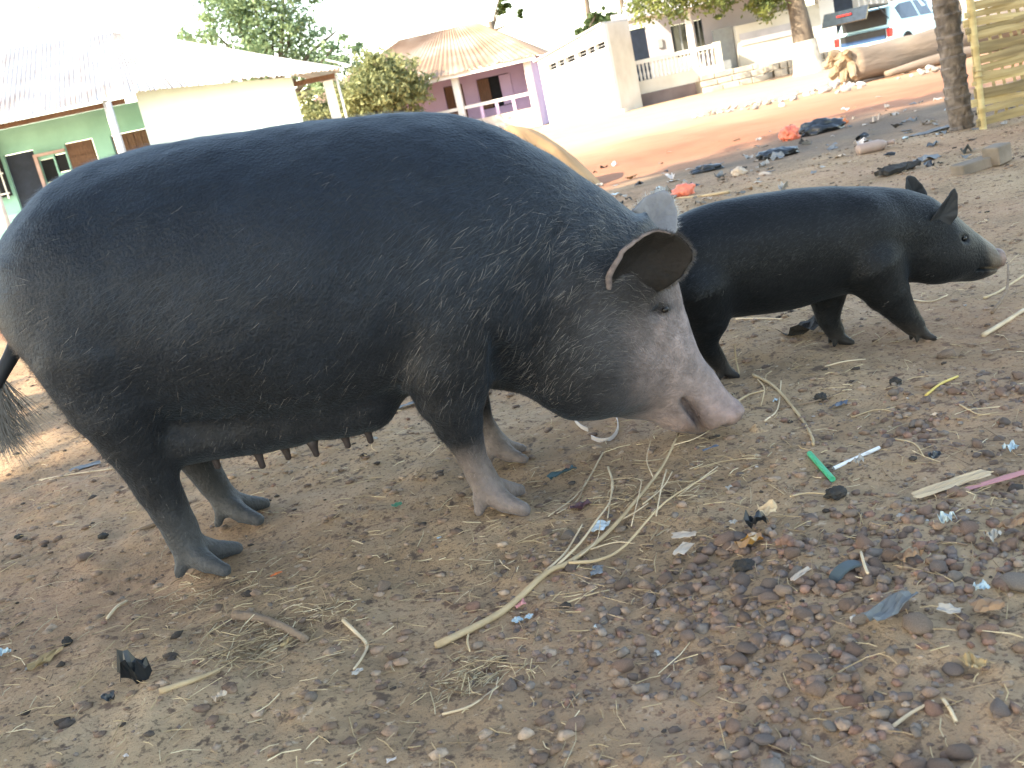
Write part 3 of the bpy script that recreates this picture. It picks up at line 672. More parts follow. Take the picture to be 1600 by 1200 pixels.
white = mat('white_plaster', (.74, .73, .70), (.66, .64, .60), rough=.9, scale=1.6, bump=.2)
cream = mat('cream_and_shaded_plaster', (.60, .56, .48), (.50, .46, .385), rough=.9, scale=1.4, bump=.25, c3=(.66, .63, .56))  # also stands in for white plaster in shade
lilac = mat('lilac_plaster', (.56, .43, .60), (.47, .35, .51), rough=.9, scale=1.5, bump=.15)
brownw = mat('brown_wood', (.17, .095, .06), (.11, .06, .04), rough=.7, scale=6, stretch=(6, 6, 1), bump=.3)
darkm = mat('dark_room', (.02, .022, .026), rough=.9)
navy = mat('navy_door_paint', (.018, .028, .05), (.012, .02, .035), rough=.5)
glass = mat('window_glass', (.03, .04, .05), rough=.08, spec=.6)
greyd = mat('grey_door_paint', (.33, .36, .38), (.28, .30, .32), rough=.6)
dark_base = mat('dark_footing', (.20, .155, .145), (.13, .10, .095), rough=.95, scale=2, bump=.4)  # plain dark brown for the base of the verandah
ironw = mat('white_paint_metal', (.70, .70, .70), (.58, .58, .57), rough=.5)
greymet = mat('grey_painted_post', (.45, .46, .47), (.35, .36, .37), rough=.6)

# ---- green house, left. Local frame: x right along the front, y away from the viewer
g0 = at(475, 195, 22.6); gh = empty('green_house', (g0.x, 22.6, 0), R(9)); tag(gh, 'green and mint house with ragged zinc roof and verandah, behind the sow', 'house')
VS = .28; W0 = -3.15        # where the flush mint wall ends and the recessed verandah begins
mk('wall', [(W0, 0, 0), (0, 0, 0), (0, 0, 2.36), (W0, 0, 2.72), (W0, 2.5, 0), (0, 2.5, 0), (0, 2.5, 2.36), (W0, 2.5, 2.72)], [(0, 1, 2, 3), (7, 6, 5, 4), (2, 1, 5, 6), (3, 2, 6, 7), (0, 3, 7, 4)], mint, gh)
wall_open(gh, 'verandah_wall', green, -9, W0-.003, 1.5, 1.7, 0, 2.62, [(a+VS, b_+VS, c, d_) for a, b_, c, d_ in [(-6.62, -6.0, 0, 2.1), (-5.35, -4.75, 1.1, 2.08), (-5.62, -5.38, 1.5, 1.9), (-5.95, -5.65, 1.35, 1.85)]]+[(-4.1, -3.28, 0, 2.05)])
box(gh, 'side_wall', green, W0, W0+.004, .002, 1.5, 0, 2.32)
box(gh, 'floor', cream, -9, W0-.01, -.25, 1.5, 0, .25)
d = box(gh, 'door', navy, -6.60, -6.02, 1.56, 1.62, 0, 2.08); box(d, 'handle', ironw, -6.12, -6.08, 1.53, 1.56, 1.0, 1.1)
d = box(gh, 'shutter', brownw, -5.33, -4.77, 1.52, 1.57, 1.12, 2.06)
for k in range(4): box(d, 'slat', brownw, -5.30, -4.80, 1.50, 1.52, 1.2+.2*k, 1.36+.2*k)
d = box(gh, 'door', brownw, -4.08, -3.30, 1.56, 1.62, 0, 2.03); 
for k in range(5): box(d, 'plank', brownw, -4.07+.154*k, -3.93+.154*k, 1.535, 1.56, .02, 2.0)
pk = mat('pink_wood', (.50, .36, .33), (.40, .28, .25), rough=.7, scale=5)
f = MB().box(-6.02, -5.95, 1.40, 1.499, 0, 1.98).box(-5.95, -5.36, 1.40, 1.499, 1.92, 1.98).build('door_frame', pk, gh)
box(gh, 'notice', darkm, -5.61, -5.39, 1.55, 1.6, 1.52, 1.88); box(gh, 'vent', darkm, -5.94, -5.66, 1.6, 1.64, 1.36, 1.84)
wn_ = box(gh, 'window', darkm, -7.5, -6.66, 1.3, 1.4, 1.25, 2.4)
for k in range(4): box(wn_, 'bar', ironw, -7.45+.24*k, -7.42+.24*k, 1.22, 1.25, 1.2, 2.42)
for k in range(3): box(wn_, 'bar', ironw, -7.5, -6.66, 1.20, 1.22, 1.3+.42*k, 1.33+.42*k)
for o_ in gh.children:
    if o_.name.split('.')[0] in ('shutter', 'door_frame', 'notice', 'vent', 'window') or (o_.name.startswith('door') and o_.data.materials[0] == navy): o_.location.x = VS
pl = Vector((at(175, 190, 22).x-g0.x, -.45, 0))
mb = MB(); mb.tube([(pl.x, -.45, 0), (pl.x, -.45, 2.62)], .055, 10); mb.build('verandah_post', greymet, gh, smooth=True)
for px in (-6.2, -8.6): MB().tube([(px, -.45, 0), (px, -.45, 2.55)], .055, 10).build('verandah_post', greymet, gh, smooth=True)
box(gh, 'side_pillar', white, .62, .82, .2, .45, 0, 2.15); MB().tube([(.92, -.05, 0), (.90, -.05, 2.2)], .025, 8).build('side_post', ironw, gh, smooth=True)
box(gh, 'side_beam', brownw, 0.002, .9, .2, .32, 2.17, 2.27)
quad_sheets(gh, 'roofing_sheet', (-9, -.62, 2.56), (-3.3, -.62, 2.66), (-9, 3.0, 4.5), (-3.6, 3.0, 4.3), 7, zinc, ragged=.10, seed=3, waves=9)
quad_sheets(gh, 'roofing_sheet', (-3.3, -.62, 2.66), (1.0, -.42, 2.30), (-3.6, 3.0, 4.3), (-2.4, 3.0, 3.9), 6, zinc, ragged=.07, seed=4, waves=8)
quad_sheets(gh, 'roofing_sheet', (1.0, -.42, 2.30), (1.0, 5.0, 2.30), (-2.4, 3.0, 3.9), (-2.45, 3.4, 3.9), 6, zinc, ragged=.05, seed=5, waves=5)
box(gh, 'rafter', brownw, -9, -3.35, -.30, -.22, 2.50, 2.60)
# gutter bracket at the roof corner
MB().tube([(.75, -.45, 2.52), (1.22, -.6, 2.30), (1.30, -.6, 2.62)], .022, 6).build('gutter_bracket', ironw, gh)
# ---- antenna mast standing in front of the green house
mb0 = at(190, 232, 21.2); am = empty('antenna_mast', (mb0.x+.02, 21.2, 0)); tag(am, 'thin grey antenna mast rising past the green house eave', 'mast')
t_ = at(112, 0, 21.2); MB().tube([(0, 0, 0), (0, 0, 2.55)], .05, 10).build('pole', greymet, am, smooth=True)
MB().tube([(0, 0, 2.55), (t_.x-mb0.x, 0, t_.z+.3)], .012, 6).build('upper_rod', greymet, am, smooth=True)
mb = MB(); a_ = at(95, 3, 21.2)
for k in range(5): mb.tube([(a_.x-mb0.x-.5+.22*k, -.25, a_.z), (a_.x-mb0.x-.5+.22*k, .25, a_.z)], .012, 5)
mb.tube([(a_.x-mb0.x-.55, 0, a_.z), (a_.x-mb0.x+.5, 0, a_.z)], .014, 5); mb.build('antenna', greymet, am)

# ---- lilac house
l0 = at(855, 195, 33.5); lh = empty('lilac_house', (l0.x-.25, 33.5, 0), R(-12)); tag(lh, 'lilac verandah house with a rusty hipped sheet roof beside the garage', 'house')
wall_open(lh, 'wall', lilac, -7.0, .1, 1.4, 1.6, 0, 2.2, [(-3.1, -2.45, 0, 1.85), (-1.95, -.85, .85, 1.85)])
box(lh, 'end_wall', lilac, .02, .1, 0.12, 1.397, 0, 2.15); box(lh, 'body', lilac, -7.0, .1, 1.62, 6, 0, 2.2)
box(lh, 'door', brownw, -3.09, -2.46, 1.46, 1.53, 0, 1.83)
w_ = box(lh, 'window', darkm, -1.94, -.86, 1.5, 1.55, .86, 1.84)
box(w_, 'shutter', brownw, -1.93, -1.55, 1.36, 1.40, .88, 1.82); box(w_, 'shutter', lilac, -1.18, -.80, 1.34, 1.38, .88, 1.82)
for x in (-6.8, -4.3, -2.36, .0): box(lh, 'column', white, x-.11, x+.11, -.11, .11, 0, 2.02, bevel=.02)
parw = mat('beige_parapet', (.52, .46, .41), (.43, .38, .34), rough=.9, scale=2)
box(lh, 'parapet', parw, -2.24, -.115, -.06, .06, 0, .62); box(lh, 'parapet', parw, -4.18, -2.475, -.06, .06, 0, .62)
box(lh, 'rail', white, -2.24, -.115, -.07, .07, 1.0, 1.1); box(lh, 'rail', white, -4.18, -2.475, -.07, .07, 1.0, 1.1)
for x in (-1.7, -1.2, -.65): box(lh, 'rail_post', lilac, x-.05, x+.05, -.05, .05, .622, .998)
box(lh, 'fascia', white, -7.35, .35, -.42, -.36, 2.0, 2.14)
quad_sheets(lh, 'roofing_sheet', (-7.4, -.5, 2.13), (.45, -.5, 2.13), (-4.6, 3.2, 3.75), (-1.9, 3.2, 3.75), 7, rust, seed=8, waves=6, ragged=.03)
quad_sheets(lh, 'roofing_sheet', (.45, -.5, 2.13), (.45, 6.9, 2.13), (-1.9, 3.2, 3.75), (-1.9, 3.3, 3.75), 7, rust, seed=9, waves=6)
quad_sheets(lh, 'roofing_sheet', (-7.4, 6.9, 2.13), (-7.4, -.5, 2.13), (-4.6, 3.3, 3.75), (-4.6, 3.2, 3.75), 7, rust, seed=10, waves=6)

# ---- white garage: front faces left, its side, toned cream for shade, faces the street
gr0 = Vector((4.45, 28.6, 0)); ga = empty('white_garage', gr0, math.atan2(-.643, .766)); tag(ga, 'white plastered garage with a row of louvre vents under its sloping roof', 'garage')
FW = 2.32
def slab(name, m, pts, y0, y1):
    v = [(x, y0, z) for x, z in pts]+[(x, y1, z) for x, z in pts]; n = len(pts)
    return mk(name, v, [tuple(range(n)), tuple(range(2*n-1, n-1, -1))]+[((i+1) % n, i, n+i, n+(i+1) % n) for i in range(n)], m, ga)
vents = [(-2.02, -1.72), (-1.69, -1.44), (-1.41, -1.08), (-.98, -.68), (-.65, -.40), (-.37, -.06)]
vent_z = lambda x: 1.50+.135*(x+2.0)
# front wall built round the vent openings
mb = MB(); zt = lambda x: 2.36+.225*x; edges = [-FW]+[e for v_ in vents for e in v_]+[-.03, 0]
for i, (a, b_) in enumerate(zip(edges[:-1], edges[1:])):
    isv = any(abs(a-v_[0]) < 1e-6 for v_ in vents)
    segs = [(0, 0, zt(a), zt(b_))] if not isv else [(0, 0, vent_z(a), vent_z(b_)), (vent_z(a)+.17, vent_z(b_)+.17, zt(a), zt(b_))]
    for za0, zb0, za1, zb1 in segs:
        mb.add([(a, 0, za0), (b_, 0, zb0), (b_, 0, zb1), (a, 0, za1), (a, .18, za0), (b_, .18, zb0), (b_, .18, zb1), (a, .18, za1)], [(0, 1, 2, 3), (7, 6, 5, 4), (1, 0, 4, 5), (2, 1, 5, 6), (3, 2, 6, 7), (0, 3, 7, 4)])
mb.build('front_wall', white, ga)
for a, b_ in vents:
    o = mk('vent', [(a, .17, vent_z(a)), (b_, .17, vent_z(b_)), (b_, .17, vent_z(b_)+.17), (a, .17, vent_z(a)+.17)], [(0, 1, 2, 3)], darkm, ga)
    for k in (0,): mk('louvre', *tube([(a, .06, vent_z(a)+.085), (b_, .06, vent_z(b_)+.085)], .007, 4), greymet, o)
slab('side_wall', cream, [(-.181, 0), (-.001, 0), (-.001, 2.355), (-.181, 2.32)], .183, 1.3)  # cream instead of white: the side's shade is in the colour
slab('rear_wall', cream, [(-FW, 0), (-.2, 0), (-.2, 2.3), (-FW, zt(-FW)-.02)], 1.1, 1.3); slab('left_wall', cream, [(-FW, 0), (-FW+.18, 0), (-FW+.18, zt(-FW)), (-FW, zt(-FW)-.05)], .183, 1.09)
slab('roof', zinc, [(-FW-.12, zt(-FW)-.01), (-.05, 2.36), (-.05, 2.41), (-FW-.12, zt(-FW)+.04)], -.06, 1.4)
slab('kerb', cream, [(-FW-.1, 0), (.3, 0), (.3, .10), (-FW-.1, .07)], -.25, -.02)

# ---- long white verandah house
wh0 = at(1000, 165, 30.2); wh = empty('white_house', (5.35, 30.2, 0), R(-2)); tag(wh, 'long white house with balustraded verandah and stone steps beside the garage', 'house')
wall_open(wh, 'wall', mat('grey_lilac_plaster', (.50, .48, .52), (.43, .41, .45), scale=1.5, rough=.9), -.2, 5.2, 1.5, 1.7, 0, 2.7, [(.08, .72, .55, 2.2), (1.45, 2.0, 1.1, 2.05), (2.15, 2.4, 1.1, 2.05)])
box(wh, 'door', navy, .09, .71, 1.55, 1.6, .55, 2.18)
for x0, x1 in ((1.46, 1.99), (2.16, 2.39)):
    w_ = box(wh, 'window', glass, x0, x1, 1.56, 1.6, 1.11, 2.04); box(w_, 'frame', greyd, (x0+x1)/2-.02, (x0+x1)/2+.02, 1.53, 1.56, 1.11, 2.04)
box(wh, 'meter_box', greyd, 1.0, 1.14, 1.44, 1.497, 1.5, 1.75)
box(wh, 'verandah_floor', cream, -.15, 2.32, .12, 1.5, 0, .62); box(wh, 'verandah_front', cream, -.15, 2.32, 0, .117, .34, .70); box(wh, 'footing', dark_base, -.15, 1.62, -.04, .117, 0, .337)  # verandah front likewise has its shade put into the cream
bal = []
for x0, x1 in ((-.13, 1.62), (1.80, 2.30)):
    box(wh, 'handrail', white, x0, x1, .0, .13, 1.16, 1.27)
    n = int((x1-x0)/.105)
    for k in range(n):
        x = x0+(k+.5)*(x1-x0)/n
        if not bal:
            v_, f_ = tube([(0, 0, .705), (0, 0, .78), (0, 0, .86), (0, 0, .98), (0, 0, 1.08), (0, 0, 1.158)], [.035, .028, .042, .022, .03, .036], 8); o = mk('baluster', v_, f_, white, wh, smooth=True); bal.append(o)
        else: o = share(bal[0], 'baluster', wh)
        o.location = (x, .065, 0)
box(wh, 'column', white, 1.63, 1.79, .0, .15, .705, 2.28); box(wh, 'column', white, -.15, -.14, .0, .15, .705, 2.2)
box(wh, 'end_pier', cream, 2.323, 2.5, .0, .3, 0, 1.3)
# blank grey door and the right hand plain wing with its parapet band
box(wh, 'side_door', greyd, 2.52, 3.1, .9, 1.0, .35, 1.65)
box(wh, 'wing_wall', cream, 3.12, 5.9, .6, .9, 0, 1.62); box(wh, 'wing_band', mat('band_plaster', (.52, .50, .52), scale=2), 3.2, 4.9, .56, .598, 1.05, 1.38)
box(wh, 'beam', white, -.15, 2.5, .02, .13, 2.285, 2.40)
quad_sheets(wh, 'roofing_sheet', (-.3, -.35, 2.36), (3.2, -.35, 2.36), (.9, 3.0, 3.9), (3.2, 3.0, 3.9), 7, zinc, seed=21, waves=5)
quad_sheets(wh, 'roofing_sheet', (3.15, -.35, 2.36), (6.4, -.35, 2.36), (3.2, 3.0, 3.9), (6.4, 3.0, 3.9), 7, zinc, seed=22, waves=5)
r6 = random.Random(6)
stone_st = mat('step_stone', (.48, .43, .36), (.33, .29, .24), rough=.95, scale=3, bump=.6)
for k, (x0, x1, y0, z0, z1) in enumerate(((1.66, 3.5, -.9, 0, .17), (1.70, 3.45, -.6, .172, .34), (1.75, 3.4, -.3, .342, .5))):
    x = x0
    while x < x1-.1:
        w_ = r6.uniform(.35, .6); o = box(wh, 'step_block', stone_st, x, min(x+w_-.015, x1), y0, y0+.3-.004, z0, z1-r6.uniform(0, .02), bevel=.02); x += w_
# rubble retaining wall under the street tree
for k in range(26):
    x = 3.55+.21*(k % 13)+r6.uniform(-.03, .03); z = .20*(k//13); o = box(wh, 'wall_stone', stone_st, x, x+.195, -.45+r6.uniform(-.05, .03), -.1, z, z+.19, bevel=.03)
# ---- far right white house with dark doorway
fh = empty('corner_house', (10.95, 30.6, 0), R(-4)); tag(fh, 'white house with a dark doorway and balustrade behind the open car', 'house')
box(fh, 'wall', white, -.02, .40, 0, .4, 0, 2.7); box(fh, 'wall', cream, 1.02, 5.2, 0, .3, 0, 1.25); box(fh, 'lintel', white, .402, 1.018, 0, .3, 2.1, 2.7)
box(fh, 'low_wall', cream, -1.55, -.022, .1, .3, 0, 1.18); box(fh, 'coping', cream, -1.55, -.022, .05, .35, 1.62, 1.74)
for k in range(9): o = share(bal[0], 'baluster', fh); o.location = (-1.45+.16*k, .2, .475)
box(fh, 'door', navy, .41, 1.01, .25, .3, 0, 2.09); box(fh, 'rear_wall', white, 1.02, 6, 1.8, 2.0, 0, 2.8)
for k in range(22): o = share(bal[0], 'baluster', fh); o.location = (1.15+.17*k, .15, .548)
box(fh, 'handrail', white, 1.02, 5.2, .05, .25, 1.708, 1.82); box(fh, 'roof', zinc, -1.7, 6.2, -.3, 4, 2.82, 2.9)
box(fh, 'column', white, 3.0, 3.2, .02, .22, 1.822, 2.815)

# earth heap behind the sow's shoulder
hp = gnd(865, 262); 
def mound(name, c, rx, ry, hgt, m, seed, n=28, pw=1.3):
    V = []; F = []
    for j in range(n+1):
        t = j/n
        for i in range(40):
            a = 2*math.pi*i/40; q = 1+.10*float(fbm(np.array([math.cos(a)*1.5+seed]), np.array([math.sin(a)*1.5]))[0]); x = math.cos(a)*rx*t*q; y = math.sin(a)*ry*t*q
            V.append((x, y, hgt*(1-t**pw)+.02*float(fbm(np.array([x*5+seed]), np.array([y*5]))[0])-.03*t))
    for j in range(n):
        for i in range(40): F.append((j*40+i, (j+1)*40+i, (j+1)*40+(i+1) % 40, j*40+(i+1) % 40))
    o = mk(name, V, F, m, smooth=True); o.location = c; return o
hm = mat('ochre_earth', (.40, .25, .13), (.33, .19, .095), rough=.95, scale=2.5, bump=.5)
o = mound('earth_heap', (.50, 9.9, gz1(.5, 9.9)-.02), .80, .6, .74, hm, 3, pw=1.6); tag(o, 'ochre heap of earth beside the road behind the sow\'s neck', 'earth heap')
# ================================================================ FALLEN LOG, CAR, GATE
log_m = mat('weathered_log', (.25, .195, .15), (.14, .11, .085), rough=.95, scale=3, bump=.8, bscale=14, stretch=(.3, 1.5, 1.5))
raw_m = mat('broken_wood', (.30, .225, .15), (.20, .145, .095), rough=.9, scale=5, bump=.6)
lg = gnd(1325, 128); le = empty('fallen_log', (6.35, 17.0, 0), R(17)); tag(le, 'big weathered fallen trunk with a broken root end, lying before the car', 'log')
pts = spline([(.1, 0, .30), (.9, .03, .29), (1.8, 0, .33), (2.9, .05, .36), (4.2, .1, .42)], 6); V, F = tube(list(pts), list(np.linspace(.27, .24, len(pts))), 16)
V = np.array([tuple(p) for p in V]); V += .025*np.stack([0*V[:, 0], fbm(V[:, 0]*2, V[:, 1]*6, V[:, 2]*6, s=3), fbm(V[:, 0]*2, V[:, 1]*6, V[:, 2]*6, s=8)], 1)
mk('trunk', V, F, log_m, le, smooth=True)
rr_ = random.Random(4)
for k, (dx, dy, dz, l, r0) in enumerate([(-rr_.uniform(.3, .9), rr_.uniform(-.6, .6), rr_.uniform(-.5, .75), rr_.uniform(.22, .48), rr_.uniform(.05, .12)) for _ in range(15)]):
    d_ = np.array((dx, dy, dz)); d_ /= np.linalg.norm(d_); o_ = np.array((.16, 0, .30)); s_ = spline([o_, o_+d_*l*.5+np.array((0, .03, .04)), o_+d_*l+np.array((0, 0, -.05))], 4); s_[:, 2] = np.maximum(s_[:, 2], .06)
    v_, f_ = tube(list(s_), list(np.linspace(r0, r0*.5, len(s_))), 8); v_ = np.array([tuple(p) for p in v_]); v_ += .035*np.stack([vn(v_[:, 0]*11, v_[:, 1]*14, v_[:, 2]*14, s=q) for q in (1, 2, 3)], 1); mk('root', v_, f_, raw_m, le, smooth=False)
v_, f_ = tube(list(spline([(2.25, 0, .45), (2.32, -.05, .8), (2.2, -.05, 1.15)], 4)), list(np.linspace(.10, .05, 9)), 8); mk('branch_stub', v_, f_, log_m, le, smooth=True)
v_, f_ = tube(list(spline([(.5, -.36, .06), (1.4, -.42, .10), (2.4, -.40, .09), (3.3, -.42, .06)], 5)), list(np.linspace(.05, .10, 8))+list(np.linspace(.10, .05, 8)), 8); o = mk('fallen_branch', v_, f_, log_m, smooth=True); o.matrix_world = le.matrix_basis @ Matrix.Identity(4); o.location = le.location; o.rotation_euler = le.rotation_euler; tag(o, 'thinner grey branch lying in front of the fallen trunk', 'branch')

def build_car():
    e = empty('parked_car', (10.35, 26.2, -.04), R(38)); tag(e, 'pale blue hatchback with its tailgate open, behind the fallen trunk', 'car')
    paint = mat('pale_blue_paint', (.42, .66, .72), (.40, .63, .69), rough=.25, scale=2, spec=.5); rub = mat('tyre_rubber', (.02, .02, .02), rough=.9); rimm = mat('wheel_rim', (.45, .45, .46), rough=.35, metal=.7)
    red = mat('tail_lamp', (.45, .03, .03), rough=.2); blk = mat('black_trim', (.02, .022, .025), rough=.5); blue = mat('boot_lining', (.03, .07, .16), rough=.8)
    # sections: x, sill z, belt z, roof z, half widths sill, belt, roof
    S = [(0.0, .28, .70, .74, .74, .78, .70), (.10, .24, .76, .80, .80, .82, .72), (.30, .22, .80, 1.22, .82, .83, .60), (.70, .22, .82, 1.31, .82, .83, .60), (1.6, .22, .82, 1.33, .82, .83, .60), (2.15, .22, .81, 1.26, .82, .83, .60), (2.75, .22, .80, .86, .82, .82, .66), (3.3, .24, .72, .76, .80, .80, .64), (3.65, .28, .62, .65, .74, .74, .56)]
    V = []
    for x, a, b, c, w0, w1, w2 in S: V += [(x, -w0, a), (x, -w1, (a+b)/2), (x, -w1, b), (x, -w2, c), (x, w2, c), (x, w1, b), (x, w1, (a+b)/2), (x, w0, a)]
    F = []
    for i in range(len(S)-1):
        for k in range(8): F.append((i*8+k, (i+1)*8+k, (i+1)*8+(k+1) % 8, i*8+(k+1) % 8))
    n = len(S)-1; F += [(n*8+k for k in range(8))]; F = [tuple(f) for f in F]; F.append((7, 6, 5, 2, 1, 0))
    b = mk('body', V, F, paint, e); bev(b, .03, 3)
    # side and rear glass, slightly proud
    def side(name, xs, m):
        for s in (-1, 1):
            pts = []
            for x, t0, t1 in xs:
                for q in S: pass
                xx = [q[0] for q in S]; bz = np.interp(x, xx, [q[2] for q in S]); cz_ = np.interp(x, xx, [q[3] for q in S]); w1 = np.interp(x, xx, [q[5] for q in S]); w2 = np.interp(x, xx, [q[6] for q in S])
                for t in (t0, t1): pts.append((x, s*(w1+(w2-w1)*t+.008), bz+(cz_-bz)*t))
            f = []
            for i in range(len(xs)-1): f.append((2*i, 2*i+2, 2*i+3, 2*i+1) if s < 0 else (2*i+1, 2*i+3, 2*i+2, 2*i))
            mk(name, pts, f, m, e)
    side('window', [(.45, .15, .80), (.70, .10, .86), (1.28, .08, .86)], glass); side('window', [(1.36, .08, .86), (1.9, .08, .86), (2.35, .08, .75)], glass)
    box(e, 'bumper', paint, -.12, .06, -.80, .80, .25, .48, bevel=.04)
    box(e, 'boot_opening', blk, -.012, .002, -.62, .62, .50, .735); box(e, 'boot_floor', blue, -.015, -.006, -.60, .60, .49, .58)
    box(e, 'rear_opening', blk, .105, .15, -.60, .60, .74, 1.20)
    for s in (-1, 1): box(e, 'tail_light', red, -.03, .04, s*.72-.07, s*.72+.07, .52, .72, bevel=.015)
    g = mk('tailgate', [(.28, -.62, 1.30), (.28, .62, 1.30), (-.62, .60, 1.36), (-.62, -.60, 1.36), (.28, -.62, 1.26), (.28, .62, 1.26), (-.62, .60, 1.30), (-.62, -.60, 1.30)], [(0, 1, 2, 3), (7, 6, 5, 4), (1, 0, 4, 5), (2, 1, 5, 6), (3, 2, 6, 7), (0, 3, 7, 4)], blk, e)
    mk('tailgate_panel', [(-.62, -.60, 1.36), (-.62, .60, 1.36), (-.80, .60, 1.06), (-.80, -.60, 1.06), (-.58, -.60, 1.33), (-.58, .60, 1.33), (-.76, .60, 1.04), (-.76, -.60, 1.04)], [(0, 1, 2, 3), (7, 6, 5, 4), (1, 0, 4, 5), (2, 1, 5, 6), (3, 2, 6, 7), (0, 3, 7, 4)], glass, g); box(g, 'lamp', red, -.74, -.70, -.2, .2, 1.22, 1.26)
    for s in (-1, 1): mk('gas_strut', *tube([(.12, s*.66, .95), (-.25, s*.60, 1.31)], .012, 6), blk, g)
    for x in (.62, 2.95):
        for s in (-1, 1):
            w = mk('wheel', *tube([(x, s*.68, .28), (x, s*.70, .28), (x, s*.84, .28), (x, s*.85, .28)], [.25, .28, .28, .25], 20), rub, e, smooth=False); mk('rim', *tube([(x, s*.852, .28), (x, s*.862, .28)], [.17, .15], 16), rimm, w)
build_car()

# ---- palm trunk gatepost, scarred with old leaf bases
def palm_post():
    n, rows = 36, 150; V = []; H_ = 2.3; r = np.random.default_rng(4)
    for j in range(rows+1):
        z = -.1+H_*j/rows
        for i in range(n):
            a = 2*math.pi*i/n; row = math.floor(z/.075); ph = (a/(2*math.pi)*5+.5*(row % 2)) % 1; zz = (z/.075) % 1
            lip = .016*(1-abs(ph-.5)*1.5)*zz**1.5+.010*float(_h(np.int64(row+9), np.int64(int((a/(2*math.pi)*5+.5*(row % 2)) % 5)), np.int64(0), 4)); rr = .078+lip+.006*float(vn(np.array([a*4]), np.array([z*25]))[0])
            V.append((math.cos(a)*rr, math.sin(a)*rr, z))
    F = [(j*n+i, j*n+(i+1) % n, (j+1)*n+(i+1) % n, (j+1)*n+i) for j in range(rows) for i in range(n)]
    o = mk('palm_trunk_post', V, F, mat('palm_bark', (.20, .16, .13), (.08, .065, .055), rough=.95, scale=14, bump=.7, bscale=40)); p = gnd(1507, 197); o.location = (p.x, p.y+.05, 0); o.rotation_euler = (0, R(-2.2), 0)
    tag(o, 'rough palm trunk post standing beside the bamboo gate', 'post')
palm_post()
bam = mat('bamboo', (.40, .30, .135), (.29, .21, .09), rough=.6, scale=4, stretch=(1, 1, 3), rand=.16, c3=(.56, .46, .24)); bam_h = mat('bamboo_slat', (.31, .225, .105), (.18, .125, .06), rough=.7, scale=7, stretch=(.25, 2, 4), rand=.35, c3=(.40, .31, .155))
def gate():
    p = gnd(1536, 200); e = empty('bamboo_gate', (p.x, p.y, 0), R(4)); tag(e, 'woven yellow bamboo slat gate at the right edge', 'gate')
    r = random.Random(9)
    def pole(name, x, y, z0, z1, rad, lean=0):
        pts = []; rd = []; z = z0
        while z < z1:
            for dz, k in ((0, 1.0), (.012, 1.22), (.024, 1.0)):
                pts.append((x+lean*(z+dz), y, z+dz)); rd.append(rad*k)
            z += r.uniform(.20, .26)
        pts.append((x+lean*z1, y, z1)); rd.append(rad); mk(name, *tube(pts, rd, 12), bam, e, smooth=True)
    pole('post', 0, 0, -.1, 1.75, .026, -.012); pole('post', .62, -.02, -.1, 1.75, .024); pole('post', 1.25, 0, -.1, 1.75, .026)
    z = .05; k = 0
    while z < 1.6:
        hgt = r.uniform(.032, .078); gap = r.choice((.001, .003, .008, .018)); dy = .028 if k % 2 else -.03; V = []; nn = 14
        sl = r.uniform(-.03, .03); ph = r.random()*6
        x1 = 1.35+r.uniform(-.05, .08); x0 = -.03-r.uniform(0, .05)
        for i in range(nn+1):
            x = x0+(x1-x0)*i/nn; yy = .012*math.sin(x*10+(k % 2)*math.pi)+ (.004*math.sin(ph+x*5)); zc = z+sl*x+.006*math.sin(ph+x*7); th = .006
            for (oy, oz) in ((-th, -hgt/2), (-th*1.6, 0), (-th, hgt/2), (th, hgt/2), (th, -hgt/2)): V.append((x, yy+oy, zc+oz*(1+.15*math.sin(x*9+ph))))
        F = [(i*5+j, (i+1)*5+j, (i+1)*5+(j+1) % 5, i*5+(j+1) % 5) for i in range(nn) for j in range(5)]+[(4, 3, 2, 1, 0), tuple(nn*5+j for j in range(5))]
        mk('slat', V, F, bam_h, e); z += hgt+gap; k += 1
    for x in (.12, .20, .28, .34, .40, .50, .78, .86, 1.0, 1.1):
        V = []; w = r.uniform(.018, .03)
        for i in range(31):
            zz = .05+1.6*i/30; V += [(x-w/2, .02+.012*math.sin(zz*40), zz), (x+w/2, .02+.012*math.sin(zz*40), zz), (x+w/2, .028+.012*math.sin(zz*40), zz), (x-w/2, .028+.012*math.sin(zz*40), zz)]
        F = [(i*4+j, i*4+(j+1) % 4, (i+1)*4+(j+1) % 4, (i+1)*4+j) for i in range(30) for j in range(4)]
        mk('upright_strip', V, F, bam_h, e)
    for zz in (.36, .40, 1.1): mk('lashing', *tube([(-.034, 0, zz), (-.02, -.034, zz+.003), (.02, -.034, zz), (.034, 0, zz+.003), (.02, .034, zz), (-.02, .034, zz+.003), (-.034, 0, zz+.004)], .006, 6), mat('fibre_lashing', (.35, .26, .13)), e)
gate()

